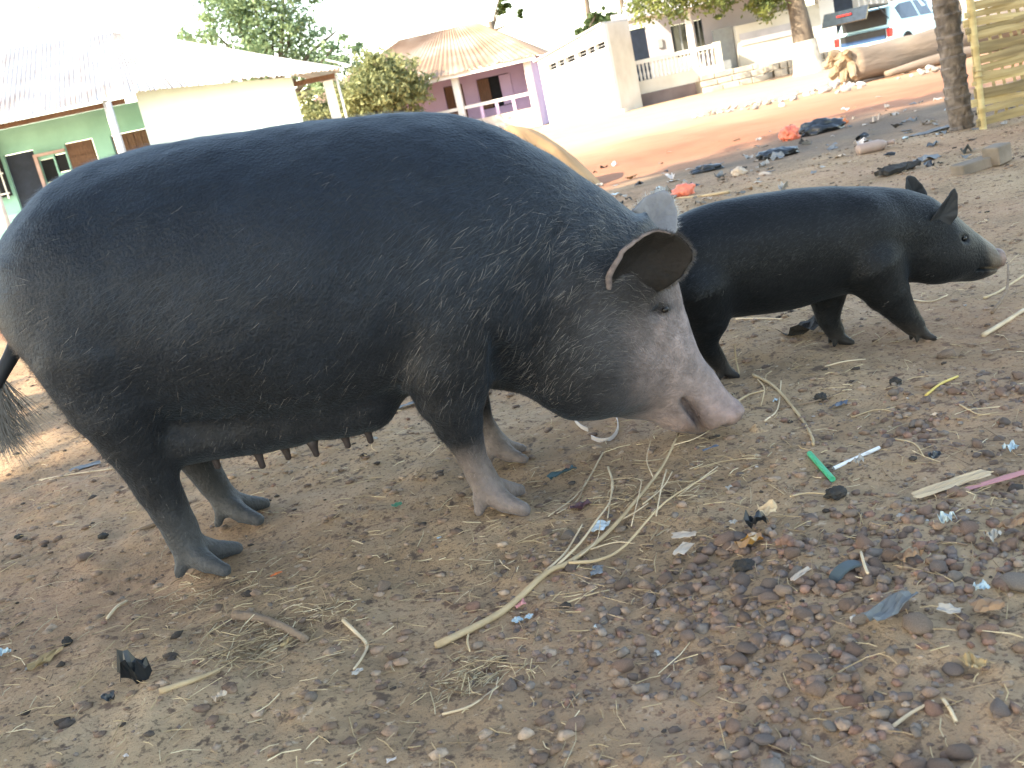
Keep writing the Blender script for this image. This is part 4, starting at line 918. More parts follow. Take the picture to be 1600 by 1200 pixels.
# ================================================================ GRAVEL, STRAW (uncountable ground cover)
def ico(sub=0):
    t = (1+5**.5)/2; v = np.array([(-1, t, 0), (1, t, 0), (-1, -t, 0), (1, -t, 0), (0, -1, t), (0, 1, t), (0, -1, -t), (0, 1, -t), (t, 0, -1), (t, 0, 1), (-t, 0, -1), (-t, 0, 1)], float); v /= np.linalg.norm(v[0])
    f = np.array([(0, 11, 5), (0, 5, 1), (0, 1, 7), (0, 7, 10), (0, 10, 11), (1, 5, 9), (5, 11, 4), (11, 10, 2), (10, 7, 6), (7, 1, 8), (3, 9, 4), (3, 4, 2), (3, 2, 6), (3, 6, 8), (3, 8, 9), (4, 9, 5), (2, 4, 11), (6, 2, 10), (8, 6, 7), (9, 8, 1)])
    for _ in range(sub):
        vl = list(map(tuple, v)); cache = {}; nf = []
        def mid(a, b):
            k = (min(a, b), max(a, b))
            if k not in cache: p = (np.array(vl[a])+vl[b])/2; p /= np.linalg.norm(p); cache[k] = len(vl); vl.append(tuple(p))
            return cache[k]
        for a, b, c in f: x, y, z = mid(a, b), mid(b, c), mid(c, a); nf += [(a, x, z), (b, y, x), (c, z, y), (x, y, z)]
        v = np.array(vl); f = np.array(nf)
    return v, f
stone_cols = np.array([(.235, .162, .124), (.215, .152, .120), (.25, .163, .122), (.185, .136, .110), (.285, .205, .152), (.175, .138, .120), (.245, .145, .108), (.22, .178, .145)])
stone_att = mat('gravel_stone', (1, 1, 1), (.72, .70, .68), rough=.92, scale=60, bump=.35, bscale=220, attr='col', spec=.2)
def dens(x, y):
    """gravel patches: thick on the right in front, thin elsewhere"""
    a = sst(-.25, .30, x+.22*fbm(x*2, y*2, o=2, s=71))*(1-sst(1.9, 2.35, y+.2*fbm(x*2.5, y*2.5, o=2, s=72)-.25*x)); p = sst(-.25, .45, fbm(x*3.1, y*3.1, o=3, s=73))
    b = sst(.55, 1.1, x)*(1-sst(1.5, 1.8, y)); return np.clip(.05+.95*a*(.22+.78*p)+.5*b, 0, 1)
def gravel():
    r = np.random.default_rng(21); N = 46000; x = r.uniform(-2.2, 2.8, N); y = .9+r.random(N)**1.3*3.9
    keep = r.random(N) < dens(x, y)*np.where(y < 2.6, 1, .35); x, y = x[keep], y[keep]; n = len(x)
    s = .0022+.0085*r.random(n)**2.0*(.5+.7*dens(x, y))+.002*r.random(n); v0, f0 = ico(0); rot = r.uniform(0, 6.283, n)
    P = v0[None]*(1+.28*r.normal(0, 1, (n, 12, 1)).clip(-1.3, 1.3)*.8); P = P*np.stack([r.uniform(.8, 1.35, n), r.uniform(.75, 1.2, n), r.uniform(.55, .9, n)], 1)[:, None]*s[:, None, None]
    c, si = np.cos(rot)[:, None], np.sin(rot)[:, None]; X = P[..., 0]*c-P[..., 1]*si+x[:, None]; Y = P[..., 0]*si+P[..., 1]*c+y[:, None]; Z = P[..., 2]+(gz(x, y)+s*r.uniform(-.25, .4, n))[:, None]
    F = (f0[None]+np.arange(n)[:, None, None]*12).reshape(-1, 3); cc = stone_cols[r.integers(0, len(stone_cols), n)]*r.uniform(.82, 1.18, (n, 1)); white_ = r.random(n) < .004; cc[white_] = (.42, .40, .37)
    o = mk('gravel', np.stack([X, Y, Z], -1).reshape(-1, 3), F, stone_att, smooth=False, cols=np.repeat(cc, 12, 0)); tag(o, 'fine reddish brown gravel scattered thickest at the lower right', 'gravel', kind='stuff')
gravel()
straw_m = mat('straw', (1, 1, 1), (.7, .68, .62), rough=.8, scale=40, attr='col')
def straw():
    r = np.random.default_rng(31); N = 15000; x = r.uniform(-2.6, 4.2, N); y = 1.0+r.random(N)**1.5*6.5; k = r.random(N) < np.where(y < 3.4, 1, .55); x, y = x[k], y[k]
    for cx_, cy_, sp, n in ((gnd(740, 1045).x, gnd(740, 1045).y, .045, 170), (gnd(420, 985).x, gnd(420, 985).y, .10, 260), (gnd(880, 870).x, gnd(880, 870).y, .18, 160), (gnd(370, 1030).x, gnd(370, 1030).y, .04, 140), (gnd(1020, 760).x, gnd(1020, 760).y, .14, 240), (gnd(330, 905).x, gnd(330, 905).y, .10, 130)):
        x = np.concatenate([x, r.normal(cx_, sp, n)]); y = np.concatenate([y, r.normal(cy_, sp*.9, n)])
    n = len(x); L = r.uniform(.006, .020, n)+.035*r.random(n)**6; a = r.uniform(0, 6.283, n); w = r.uniform(.0004, .0010, n); d = np.stack([np.cos(a), np.sin(a), r.normal(0, .10, n)], 1); s = np.stack([-np.sin(a), np.cos(a), 0*a], 1)
    p = np.stack([x, y, gz(x, y)+.0022+.004*r.random(n)], 1); bend = np.stack([r.normal(0, .15, n), r.normal(0, .15, n), .12*r.random(n)], 1)*L[:, None]
    rows = [p-d*L[:, None], p+bend, p+d*L[:, None]]; V = []
    for q in rows: V += [q-s*w[:, None], q+s*w[:, None], q+np.array((0, 0, 1))*w[:, None]*1.5]
    V = np.stack(V, 1).reshape(-1, 3); k = np.arange(n)[:, None]*9; F = np.concatenate([k+np.array(q) for q in ([0, 3, 5, 2], [1, 2, 5, 4], [0, 1, 4, 3], [3, 6, 8, 5], [4, 5, 8, 7], [3, 4, 7, 6])])
    base = np.array([(.46, .35, .21), (.36, .26, .155), (.56, .46, .31), (.26, .18, .11), (.19, .13, .09)])[r.choice(5, n, p=[.3, .28, .12, .15, .15])]*r.uniform(.8, 1.5, (n, 1))
    o = mk('dry_straw', V, F, straw_m, cols=np.repeat(base, 9, 0)); tag(o, 'short bits of dry straw strewn over the bare earth', 'straw', kind='stuff')
straw()
def clods():
    r = np.random.default_rng(33); N = 16000; x = r.uniform(-2.8, 4.5, N); y = 1.0+r.random(N)**1.4*7; n = N; s = .0025+.011*r.random(n)**3.2; v0, f0 = ico(0)
    P = v0[None]*(1+.25*r.normal(0, 1, (n, 12, 1)).clip(-1.3, 1.3))*np.array((1.2, 1, .55))*s[:, None, None]; X = P[..., 0]+x[:, None]; Y = P[..., 1]+y[:, None]; Z = P[..., 2]+(gz(x, y)+s*.15)[:, None]
    cc = np.array([(.25, .17, .12), (.17, .115, .085), (.34, .25, .18), (.07, .055, .045)])[r.choice(4, n, p=[.4, .25, .25, .10])]*r.uniform(.75, 1.25, (n, 1))
    o = mk('earth_clods', np.stack([X, Y, Z], -1).reshape(-1, 3), (f0[None]+np.arange(n)[:, None, None]*12).reshape(-1, 3), stone_att, cols=np.repeat(cc, 12, 0)); tag(o, 'crumbs and clods of brown earth over the yard', 'soil', kind='stuff')
clods()
# ---- individual larger stones
protos = []
for k in range(9):
    v0, f0 = ico(1); r = np.random.default_rng(100+k); v0 = v0*(1+.20*fbm(v0[:, 0]*1.2+k*7, v0[:, 1]*1.2, v0[:, 2]*1.2, o=2, s=k))[:, None]
    pl_ = r.normal(0, 1, (9, 3)); pl_ /= np.linalg.norm(pl_, axis=1, keepdims=True)
    for q in pl_: dd = v0@q; v0 = v0-np.outer(np.maximum(dd-.66, 0), q)
    protos.append((v0, f0))
smats = [mat('stone_%s' % nm, tuple(c), tuple(np.array(c)*.62), rough=.93, scale=18, bump=.6, bscale=60, rand=.18, spec=.2) for nm, c in zip(('brown', 'dark_brown', 'red_brown', 'umber', 'tan', 'grey_brown', 'brick', 'grey'), stone_cols*1.05)]
sdata = {}
def stone(x, y, s, ci, pi, name='stone', flat=.72, rz=0, sink=.55):
    key = (ci, pi)
    if key not in sdata:
        o = mk(name, protos[pi][0], protos[pi][1], smats[ci], smooth=False); sdata[key] = o
    else: o = share(sdata[key], name)
    o.scale = (s*random.uniform(.9, 1.25), s*random.uniform(.85, 1.1), s*flat); o.rotation_euler = (random.uniform(-.3, .3), random.uniform(-.3, .3), rz or random.uniform(0, 6.28)); o.location = (x, y, gz1(x, y)+s*flat*(1-sink)*.6); return o
r8 = np.random.default_rng(8); cand = []
while len(cand) < 290:
    x, y = r8.uniform(-.4, 1.5), r8.uniform(1.05, 2.5)
    if r8.random() < float(dens(np.array([x]), np.array([y]))[0])**1.5: cand.append((x, y))
for x, y in cand:
    tag(stone(x, y, .0095+.0105*r8.random()**1.7, int(r8.choice(8, p=[.25, .2, .15, .12, .1, .1, .03, .05])), int(r8.integers(0, 9))), 'small rounded brown stone among the gravel at the lower right', 'stone', 'brown stones in the gravel')
for px, py, sp, ci, lab in ((1432, 1003, 24, 4, 'largest tan stone in the gravel near the lower right'), (1335, 1032, 20, 2, 'reddish stone left of the largest tan stone'), (1132, 850, 20, 2, 'rust brown stone beside the amber bottle shard'), (1592, 940, 24, 7, 'grey stone at the right edge of the gravel'),
        (597, 910, 13, 4, 'pale tan stone lying alone left of the long branch'), (927, 1028, 14, 2, 'reddish stone below the thick end of the branch'), (852, 1092, 10, 0, 'brown stone near the bottom, left of a twin'), (868, 1094, 9, 0, 'brown stone near the bottom, right of a twin'), (1480, 556, 19, 4, 'flat pale stone in front of the young pig'),
        (545, 935, 9, 2, 'small red stone under the sow\'s belly line, front yard'), (1205, 730, 0, 0, ''), (130, 868, 12, 0, 'brown clod stone left of the sow\'s hind foot'), (490, 1100, 14, 7, 'blue grey stone at the bottom left'), (1545, 1010, 16, 2, 'rusty stone at the right beside the brown leaf scrap'), (1490, 1060, 16, 5, 'grey brown stone at the lower right corner'), (1565, 1130, 17, 5, 'dark stone at the bottom right corner'), (280, 1020, 0, 0, '')):
    if sp:
        p = gnd(px, py); s = sp/FOC*(p-Vector((0, 0, CAM_H))).length
        tag(stone(p.x, p.y, s, ci, (px+py) % 9, flat=.62), lab, 'stone')
# ---- whitish rubble along the far side of the road
r9 = random.Random(19)
rub_m = [mat('rubble_white', (.55, .52, .48), (.36, .33, .29), rough=.95, scale=6, bump=.5, rand=.25), mat('rubble_grey', (.30, .27, .24), (.18, .16, .14), rough=.95, scale=6, bump=.5, rand=.25)]
rp = {}
for k in range(105):
    t = r9.random(); px = 1085+(1345-1085)*t**.8+r9.gauss(0, 6); py = 188-(188-132)*t**.8+r9.gauss(0, 1.5+5*t)
    if k > 88: px = r9.uniform(1400, 1480); py = 118-(px-1400)*.16+r9.gauss(0, 5)
    p = gnd(px, py); mi = int(r9.random() < .38); key = (mi, r9.randrange(9))
    if key not in rp: rp[key] = mk('rubble_stone', protos[key[1]][0], protos[key[1]][1], rub_m[mi]); o = rp[key]
    else: o = share(rp[key], 'rubble_stone')
    s = r9.uniform(.03, .085)*(.6+.6*t); o.scale = (s*1.2, s, s*.7); o.rotation_euler = (r9.uniform(-.5, .5), 0, r9.uniform(0, 6)); o.location = (p.x, p.y, gz1(p.x, p.y)+s*.35)
    tag(o, 'chunk of pale rubble in the row along the far road edge', 'rubble', 'rubble along the road')
# ================================================================ STICKS AND LITTER
dry = mat('dry_stick', (.50, .37, .22), (.36, .26, .15), rough=.8, scale=14, bump=.3, rand=.12); dry2 = mat('pale_stick', (.58, .46, .31), (.44, .33, .215), rough=.8, scale=14, rand=.1); brownstick = mat('brown_root', (.24, .17, .115), (.16, .11, .075), rough=.9, scale=14, bump=.5)
def on_ground(pts, lift):
    out = []
    for i, q in enumerate(pts):
        l = lift[i] if hasattr(lift, '__len__') else lift
        p = gnd(q[0], q[1], l); out.append((p.x, p.y, p.z+gz1(p.x, p.y)))
    return out
def stick(name, parent, px, r0, r1, m, lift=.006, n=4, sides=6):
    P = on_ground(px, lift); s = spline(P, n) if len(P) > 2 else np.array([P[0], (np.array(P[0])+P[1])/2, P[1]])
    return mk(name, *tube(list(s), list(np.linspace(r0, r1, len(s))), sides), m, parent, smooth=True)
def thing_stick(name, px, r0, r1, m, label, cat, **k): return tag(stick(name, None, px, r0, r1, m, **k), label, cat)
br = empty('dry_branch', (0, 0, 0)); tag(br, 'long forked dry branch lying from the foreground up to the sow\'s snout', 'branch')
stick('stem', br, [(678, 998), (780, 943), (852, 893), (887, 872), (940, 830), (985, 790), (1033, 727), (1062, 680)], .0072, .0026, dry, [.006, .010, .012, .014, .018, .022, .022, .022])
stick('twig', br, [(1062, 680), (1076, 656), (1042, 612), (997, 573)], .0030, .0012, dry2, [.022, .03, .05, .07])
stick('twig', br, [(1064, 677), (1095, 659), (1133, 637)], .0022, .0014, dry2, [.022, .03, .035])
stick('twig', br, [(887, 874), (933, 864), (975, 842), (1040, 788), (1120, 733)], .0040, .0015, dry, [.014, .014, .016, .02, .02])
stick('twig', br, [(850, 892), (880, 860), (898, 832), (909, 815)], .0030, .0014, dry2, [.012, .02, .025, .03]); stick('twig', br, [(868, 882), (905, 843), (933, 808), (952, 778), (955, 745)], .0030, .0013, dry2, [.013, .025, .03, .03, .03])
stick('twig', br, [(965, 808), (990, 800), (1013, 788)], .0022, .0011, dry2, .018); stick('twig', br, [(728, 974), (727, 990), (731, 1005)], .0024, .0014, dry, .006)
for px, r0 in (([(1005, 790), (1035, 760), (1050, 735)], .0016), ([(985, 815), (1000, 770), (1002, 745)], .0014), ([(920, 850), (960, 838), (990, 838)], .0016), ([(905, 862), (930, 836), (938, 810)], .0015), ([(1050, 700), (1085, 690), (1110, 672)], .0014), ([(1020, 745), (1010, 715), (1018, 690)], .0014)):
    stick('twig', br, px, r0, .0008, dry2, [.018, .02, .024])
# soil thrown up by the rooting snout
o = mound('rooted_soil', (.485, 2.27, gz1(.485, 2.27)-.004), .095, .055, .026, bpy.data.materials['earth'], 9, n=14, pw=1.2); tag(o, 'little bank of loose soil pushed up under the sow\'s snout', 'soil')
o = mound('rooted_soil', (.56, 2.36, gz1(.56, 2.36)-.004), .055, .06, .024, bpy.data.materials['earth'], 5, n=14, pw=1.2); tag(o, 'small soil bank just right of the snout tip', 'soil')
for px, r0, r1, m, lab in (([(1150, 640), (1170, 625), (1195, 622)], .003, .002, dry, 'short tan root bit touching the snout tip'), ([(1195, 660), (1215, 640), (1222, 605)], .0024, .0015, dry2, 'bent pale rootlet right of the snout'), ([(1185, 600), (1196, 618), (1190, 640)], .0022, .0014, dry, 'tan forked rootlet between snout and curved root'), ([(870, 800), (900, 775), (915, 745)], .0016, .001, dry2, 'hair thin twig leaning left of the branch'), ([(1085, 735), (1130, 722), (1180, 718)], .0018, .001, dry, 'thin brown stalk under the blue clip'), ([(1400, 690), (1430, 700), (1445, 720)], .0018, .0012, dry, 'thin rootlet left of the black scrap'), ([(1290, 580), (1320, 572), (1352, 560)], .0022, .0014, dry2, 'pale stalk below the young pig\'s forefeet'), ([(1330, 650), (1375, 640), (1420, 652)], .002, .001, dry, 'thin tan stalk right of the grey blue scrap'), ([(1405, 460), (1450, 470), (1480, 462)], .003, .002, dry2, 'pale stalk below the young pig\'s chin'), ([(1500, 640), (1530, 655), (1560, 650)], .002, .001, dry, 'thin stalk near the right edge, middle height'), ([(943, 710), (905, 760), (856, 803)], .0024, .0016, dry2, 'thin straight twig left of the branch tips'), ([(950, 729), (957, 753), (953, 780), (948, 806)], .0028, .0016, dry2, 'pale curved twig with a knob between the two forks'), ([(1041, 733), (1033, 765), (1024, 800)], .0020, .0014, dry2, 'short upright twig inside the branch fork'),
        ([(1178, 592), (1212, 614), (1250, 648), (1268, 682), (1272, 702)], .0045, .0035, dry, 'curved tan root right of the sow\'s snout'), ([(1302, 740), (1338, 722), (1374, 702)], .0034, .0034, None, ''), ([(1447, 623), (1470, 608), (1497, 592)], .0034, .003, 'y', 'yellow straw stalk on the right'), ([(1535, 516), (1567, 498), (1600, 481)], .007, .006, dry2, 'pale split stick at the right edge near the young pig'),
        ([(1537, 462), (1560, 448), (1600, 428)], .0045, .004, dry, 'tan stick at the right edge below the young pig\'s snout'), ([(165, 960), (180, 942), (193, 925)], .0034, .0034, dry2, 'short whitish stick on the lower left'), ([(255, 1098), (300, 1080), (345, 1055)], .0065, .004, dry, 'tan root end at the lower left'), ([(536, 968), (556, 985), (571, 1000), (562, 1022), (553, 1046)], .0046, .002, dry2, 'bone coloured crooked twig at the lower middle'),
        ([(365, 958), (400, 962), (440, 975), (478, 995)], .012, .008, brownstick, 'thick brown root with frayed fibres at the lower left'), ([(1060, 773), (1090, 752), (1122, 732)], .0016, .0012, dry2, 'thin pale twig below the sow\'s chin, right of the branch'), ([(1236, 785), (1262, 778), (1294, 783)], .002, .0015, dry, 'thin bent twig below the green tube'), ([(1348, 884), (1353, 900), (1358, 914)], .0024, .0024, dry2, 'white splinter standing by the rubber strip'),
        ([(60, 745), (120, 738), (195, 730)], .003, .002, dry2, 'thin pale stick behind the sow\'s hind legs'), ([(205, 828), (230, 822), (250, 815)], .006, .005, brownstick, 'brown twig beside the sow\'s hind foot'), ([(1140, 300), (1100, 305), (1050, 308)], .012, .006, dry, 'straw stalk beside the red bag'), ([(1150, 500), (1200, 505), (1260, 510)], .003, .002, dry2, 'thin pale stalk under the young pig'),
        ([(1395, 1140), (1425, 1120), (1460, 1105)], .0030, .0020, dry2, 'pale splinter among stones at the bottom right'), ([(1475, 1105), (1486, 1120), (1495, 1135)], .0028, .0024, dry2, 'short pale splinter near the bottom right corner'), ([(1155, 585), (1150, 562), (1148, 540)], .0030, .0016, dry, 'upright tan stalk between the two pigs'), ([(1550, 490), (1572, 452), (1575, 410)], .006, .003, brownstick, 'brown twig standing in front of the young pig\'s snout'),
        ([(1515, 875), (1480, 872), (1440, 880)], .002, .0015, brownstick, 'thin brown rootlet on the right'), ([(1220, 640), (1300, 620), (1340, 600)], .0025, .002, brownstick, 'dark thin twig beside the blue scrap'), ([(880, 935), (915, 922), (950, 912)], .0018, .0015, dry, 'thin stalk right of the thick branch end'), ([(690, 1112), (735, 1100), (775, 1062)], .0022, .0015, dry2, 'pale stalk under the straw tuft')):
    if m is None: continue
    if m == 'y': m = mat('yellow_straw', (.62, .46, .13), (.5, .36, .1), rough=.6)
    th = [.02]*len(px)
    lf = .004 if 'upright' not in lab and 'standing' not in lab else [.004]+[.04]*(len(px)-2)+[.09]
    thing_stick('stick' if r0 < .0064 else 'root', px, r0, r1, m, lab, 'stick', lift=lf)
def open_tube(name, px, rad, m, label, cat):
    P = on_ground(px, rad*1.1); a, b = Vector(P[0]), Vector(P[1]); d = (b-a).normalized(); V, F = tube([a, (a+b)/2, b, b-d*.004, a+(b-a)*.05], [rad, rad, rad, rad*.78, rad*.78], 12, cap=False); return tag(mk(name, V, F, m, smooth=False), label, cat)
open_tube('plastic_tube', [(1266, 716), (1302, 756)], .0062, mat('green_plastic', (.03, .38, .20), (.025, .33, .17), rough=.35, spec=.5), 'bright green plastic tube lying on the dirt', 'tube')
open_tube('plastic_tube', [(1303, 738), (1374, 703)], .0042, mat('white_plastic', (.72, .71, .68), (.62, .6, .57), rough=.45), 'thin white plastic tube beside the green one', 'tube')

def crumple(name, px, py, w, h, m, label, cat, rz=0.0, amp=.15, seed=1, thick=.0008, tilt=0.0, group=None, n=7, pos=None, notch=.18, lift=0.0):
    """crumpled, ragged scrap lying on the ground"""
    p = Vector(pos) if pos is not None else gnd(px, py); V = []; g = np.linspace(-.5, .5, n)
    for j, b in enumerate(g):
        for i, a in enumerate(g):
            edge = max(abs(a), abs(b))*2; rg = float(vn(np.array([a*5+seed*3.1]), np.array([b*5+seed*1.7]))[0])
            x = a*w*(1+notch*rg*(edge > .95)); y = b*h*(1-notch*rg*(edge > .95)); z = amp*min(w, h)*float(fbm(np.array([a*3.2+seed*5]), np.array([b*3.2+seed]), o=2)[0]); V.append((x, y, z))
    zmin = min(q[2] for q in V); V = [(x, y, z-zmin*.6) for x, y, z in V]; N = n*n; F = []
    for j in range(n-1):
        for i in range(n-1): k = j*n+i; F += [(k, k+1, k+n+1), (k, k+n+1, k+n)]
    o = mk(name, V, F, m, smooth=False); s = o.modifiers.new('thickness', 'SOLIDIFY'); s.thickness = thick; s.offset = 1
    o.location = (p.x, p.y, gz1(p.x, p.y)+.003+lift); o.rotation_euler = (tilt, 0, rz); tag(o, label, cat, group); return o
def lump(name, px, py, s, m, label, cat, sc=(1, 1, .6), seed=1, rough=.3, rz=0.0, group=None, sub=3):
    p = gnd(px, py); v0, f0 = ico(sub); v0 = v0*(1+rough*fbm(v0[:, 0]*1.8+seed*3, v0[:, 1]*1.8, v0[:, 2]*1.8, o=3, s=seed)+rough*.5*np.abs(vn(v0[:, 0]*4, v0[:, 1]*4, v0[:, 2]*4, s=seed+5)))[:, None]
    o = mk(name, v0*np.array(sc)*s, f0, m, smooth=False); o.location = (p.x, p.y, gz1(p.x, p.y)+s*sc[2]*.55); o.rotation_euler = (0, 0, rz); tag(o, label, cat, group); return o
C = {'silver': mat('silver_foil', (.55, .60, .60), (.36, .42, .43), rough=.3, metal=.3, scale=30), 'teal': mat('teal_wrapper', (.035, .075, .085), (.02, .045, .05), rough=.3, scale=20), 'black': mat('black_plastic', (.012, .016, .02), (.006, .009, .012), rough=.35, spec=.5), 'grey': mat('grey_plastic_sheet', (.14, .145, .14), (.09, .095, .095), rough=.6), 'paper': mat('dirty_paper', (.48, .39, .31), (.36, .28, .21), rough=.85, scale=16),
     'white': mat('white_scrap', (.36, .34, .31), (.25, .235, .21), rough=.6), 'cyan': mat('pale_blue_wrapper', (.26, .37, .41), (.38, .44, .46), rough=.4, scale=60), 'blue': mat('blue_grey_scrap', (.09, .11, .15), (.05, .065, .09), rough=.5), 'green': mat('green_scrap', (.06, .20, .12), rough=.5), 'orange': mat('orange_scrap', (.62, .16, .04), (.5, .12, .03), rough=.5), 'red': mat('red_bag', (.72, .20, .12), (.6, .13, .08), rough=.4, scale=12), 'pink': mat('pink_strip', (.50, .22, .21), (.40, .17, .16), rough=.7, scale=12), 'bark': mat('pale_bark_strip', (.56, .43, .28), (.40, .29, .18), rough=.9, scale=14, stretch=(.3, 3, 1), bump=.4), 'leaf': mat('dead_leaf', (.36, .25, .12), (.24, .16, .075), rough=.7, scale=16), 'brownleaf': mat('brown_leaf', (.26, .16, .09), (.17, .10, .06), rough=.7, scale=14), 'amber': mat('amber_glass', (.28, .13, .025), (.20, .09, .02), rough=.2, spec=.6), 'slate': mat('slate_flat', (.19, .20, .205), (.13, .14, .145), rough=.8, scale=12), 'purple': mat('purple_scrap', (.07, .035, .045), rough=.5), 'curl': mat('off_white_strip', (.55, .49, .45), (.46, .40, .36), rough=.6), 'rubber': mat('blue_grey_rubber', (.075, .10, .11), (.05, .07, .075), rough=.6), 'clay': mat('grey_brown_plank', (.24, .19, .145), (.13, .105, .08), rough=.9, scale=6, bump=.4), 'bottle': mat('dusty_bottle', (.30, .22, .18), (.24, .17, .14), rough=.5), 'dark': mat('dark_dung', (.04, .036, .032), (.022, .02, .018), rough=.85, bump=.5, scale=30)}
cr = [('wrapper', 877, 738, .075, .018, 'teal', 'dark teal torn wrapper behind the near forefoot', R(25), .4), ('scrap', 620, 787, .026, .013, 'green', 'tiny green plastic scrap left of the forefoot', .2, .3), ('scrap', 908, 793, .05, .018, 'purple', 'dark maroon scrap among twigs by the forefoot', .3, .5), ('sachet', 938, 823, .030, .045, 'silver', 'silver foil sachet under the branch fork', R(-30), .15), ('sachet', 932, 886, .022, .040, 'slate', 'grey foil sachet below the branch', R(-15), .12),
      ('scrap', 806, 957, .018, .014, 'cyan', 'pale blue foil bit below the branch', .5, .2), ('scrap', 824, 953, .012, .014, 'cyan', 'smaller pale blue foil bit beside its larger twin', -.6, .2), ('scrap', 811, 936, .020, .022, 'pink', 'pink plastic bit touching the branch', .1, .3), ('scrap', 1112, 713, .040, .012, 'blue', 'dark blue plastic clip on the ground below the snout', R(20), .25), ('scrap', 1311, 633, .045, .020, 'blue', 'grey blue folded scrap right of the curved root', R(25), .3),
      ('scrap', 1463, 728, .026, .016, 'black', 'black plastic scrap on the right', .2, .5), ('wrapper', 1580, 711, .026, .018, 'cyan', 'pale blue crumpled wrapper at the right edge', .3, .5), ('scrap', 1345, 741, .020, .012, 'white', 'white crumpled bit beside the thin white tube', .5, .6), ('bark_strip', 1490, 777, .165, .028, 'bark', 'pale ragged bark strip at the right', R(12), .18), ('plastic_strip', 1556, 769, .14, .018, 'pink', 'dull pink plank strip behind the pale bark', R(8), .06),
      ('paper_strip', 1070, 842, .046, .024, 'paper', 'upper fold of pale paper strip left of the rust stone', R(-8), .15), ('paper_strip', 1070, 866, .024, .048, 'paper', 'lower fold of pale paper strip left of the rust stone', R(-38), .10), ('peel', 1203, 822, .036, .022, 'bark', 'tan curled peel above the amber shard', R(-20), .7), ('glass_shard', 1172, 858, .050, .028, 'amber', 'amber brown glass shard among the gravel', .15, .35), ('plastic_sheet', 1395, 985, .095, .030, 'grey', 'grey torn plastic sheet among the stones', R(28), .25),
      ('leaf', 1545, 980, .045, .032, 'brownleaf', 'brown leaf scrap on the stones at the right', R(-10), .2), ('leaf', 1522, 1062, .022, .034, 'leaf', 'tan dry leaf standing in the gravel at lower right', R(15), .3), ('leaf', 1425, 905, .040, .026, 'brownleaf', 'brown dead leaf right of the rubber strip', .2, .35), ('leaf', 1256, 925, .050, .012, 'paper', 'narrow pale dry pod leaf left of the rubber strip', R(38), .3), ('leaf', 72, 1032, .075, .026, 'leaf', 'long yellow brown husk at the far lower left', R(55), .25), ('bag', 220, 1077, .050, .040, 'black', 'black plastic bag scrap at the lower left', .4, .8),
      ('scrap', 176, 1106, .022, .016, 'black', 'smaller black scrap left of the black bag', .2, .6), ('scrap', 429, 888, .026, .012, 'orange', 'orange plastic scrap right of the hind foot', R(28), .2), ('wrapper', 4, 1024, .034, .022, 'cyan', 'pale blue wrapper at the left edge', .3, .4), ('slate_piece', 132, 727, .10, .045, 'slate', 'flat grey slate behind the sow\'s hind leg', R(14), .10), ('scrap', 20, 678, .02, .014, 'white', 'white bit near the left edge behind the tail', .2, .5), ('leaf', 447, 1003, .014, .03, 'leaf', 'small dry leaf by the brown root', R(-20), .3),
      ('scrap', 348, 1103, .022, .016, 'paper', 'pinkish white scrap at the lower left', .8, .5), ('scrap', 560, 1055, .020, .012, 'white', 'whitish chip at the lower middle', .1, .3), ('scrap', 1485, 850, .022, .022, 'cyan', 'shiny blue wrapper bit at the right', .6, .5), ('scrap', 1555, 872, .022, .018, 'white', 'white crumpled bit at the right above the gravel', .2, .6), ('scrap', 1537, 953, .020, .014, 'cyan', 'pale cyan wrapper between stones at right', .1, .5), ('scrap', 1486, 983, .032, .014, 'white', 'white leaf shaped scrap in the gravel', R(-40), .3),
      ('scrap', 1147, 826, .014, .012, 'white', 'white bead like scrap above the rust stone', .2, .4), ('scrap', 1141, 775, .012, .010, 'white', 'tiny white chip below the curved root', .2, .4), ('scrap', 1590, 855, .05, .03, 'brownleaf', 'brown leaf at the right edge', .1, .4), ('flap', 1262, 532, .15, .09, 'dark', 'dark broken flap under the young pig', R(10), .3), ('leaf', 1215, 487, .09, .03, 'leaf', 'orange tan leaf behind the young pig\'s belly', .1, .4), ('scrap', 1185, 838, .040, .024, 'black', 'charred black scrap behind the amber shard', .2, .7), ('scrap', 590, 700, .016, .012, 'white', 'white chip on the ground below the sow\'s teats', .2, .4), ('scrap', 640, 640, .12, .03, 'slate', 'grey slab edge seen behind the near foreleg', R(14), .2)]
for i, (nm, px, py, w, h, c, lab, rz, amp) in enumerate(cr): crumple(nm, px, py, w, h, C[c], lab, nm.replace('_', ' ') if '_' in nm else nm, rz, amp, seed=i+1, lift=.011 if (px > 1000 and py > 700) else .002)
for px, py, s, c, lab, sc in ((160, 836, .013, 'dark', 'black dung lump left of the hind foot', (1, 1, .6)), (30, 841, .010, 'dark', 'black dung lump near the left edge', (1.2, 1, .6)), (1400, 607, .014, 'dark', 'black lump right of the curved root', (1, 1, .7)), (1283, 625, .015, 'dark', 'dark clod left of the grey blue scrap', (1, 1, .8)), (1307, 785, .018, 'dark', 'dark clod below the white tube', (1.2, 1, .6)), (1165, 893, .016, 'dark', 'dark cinder in the gravel', (1.2, 1, .7)), (105, 1003, .010, 'dark', 'dark tip lump at the end of the yellow husk', (1, 1.2, 1))):
    lump('lump', px, py, s, C[c], lab, 'lump', sc, seed=px % 17)
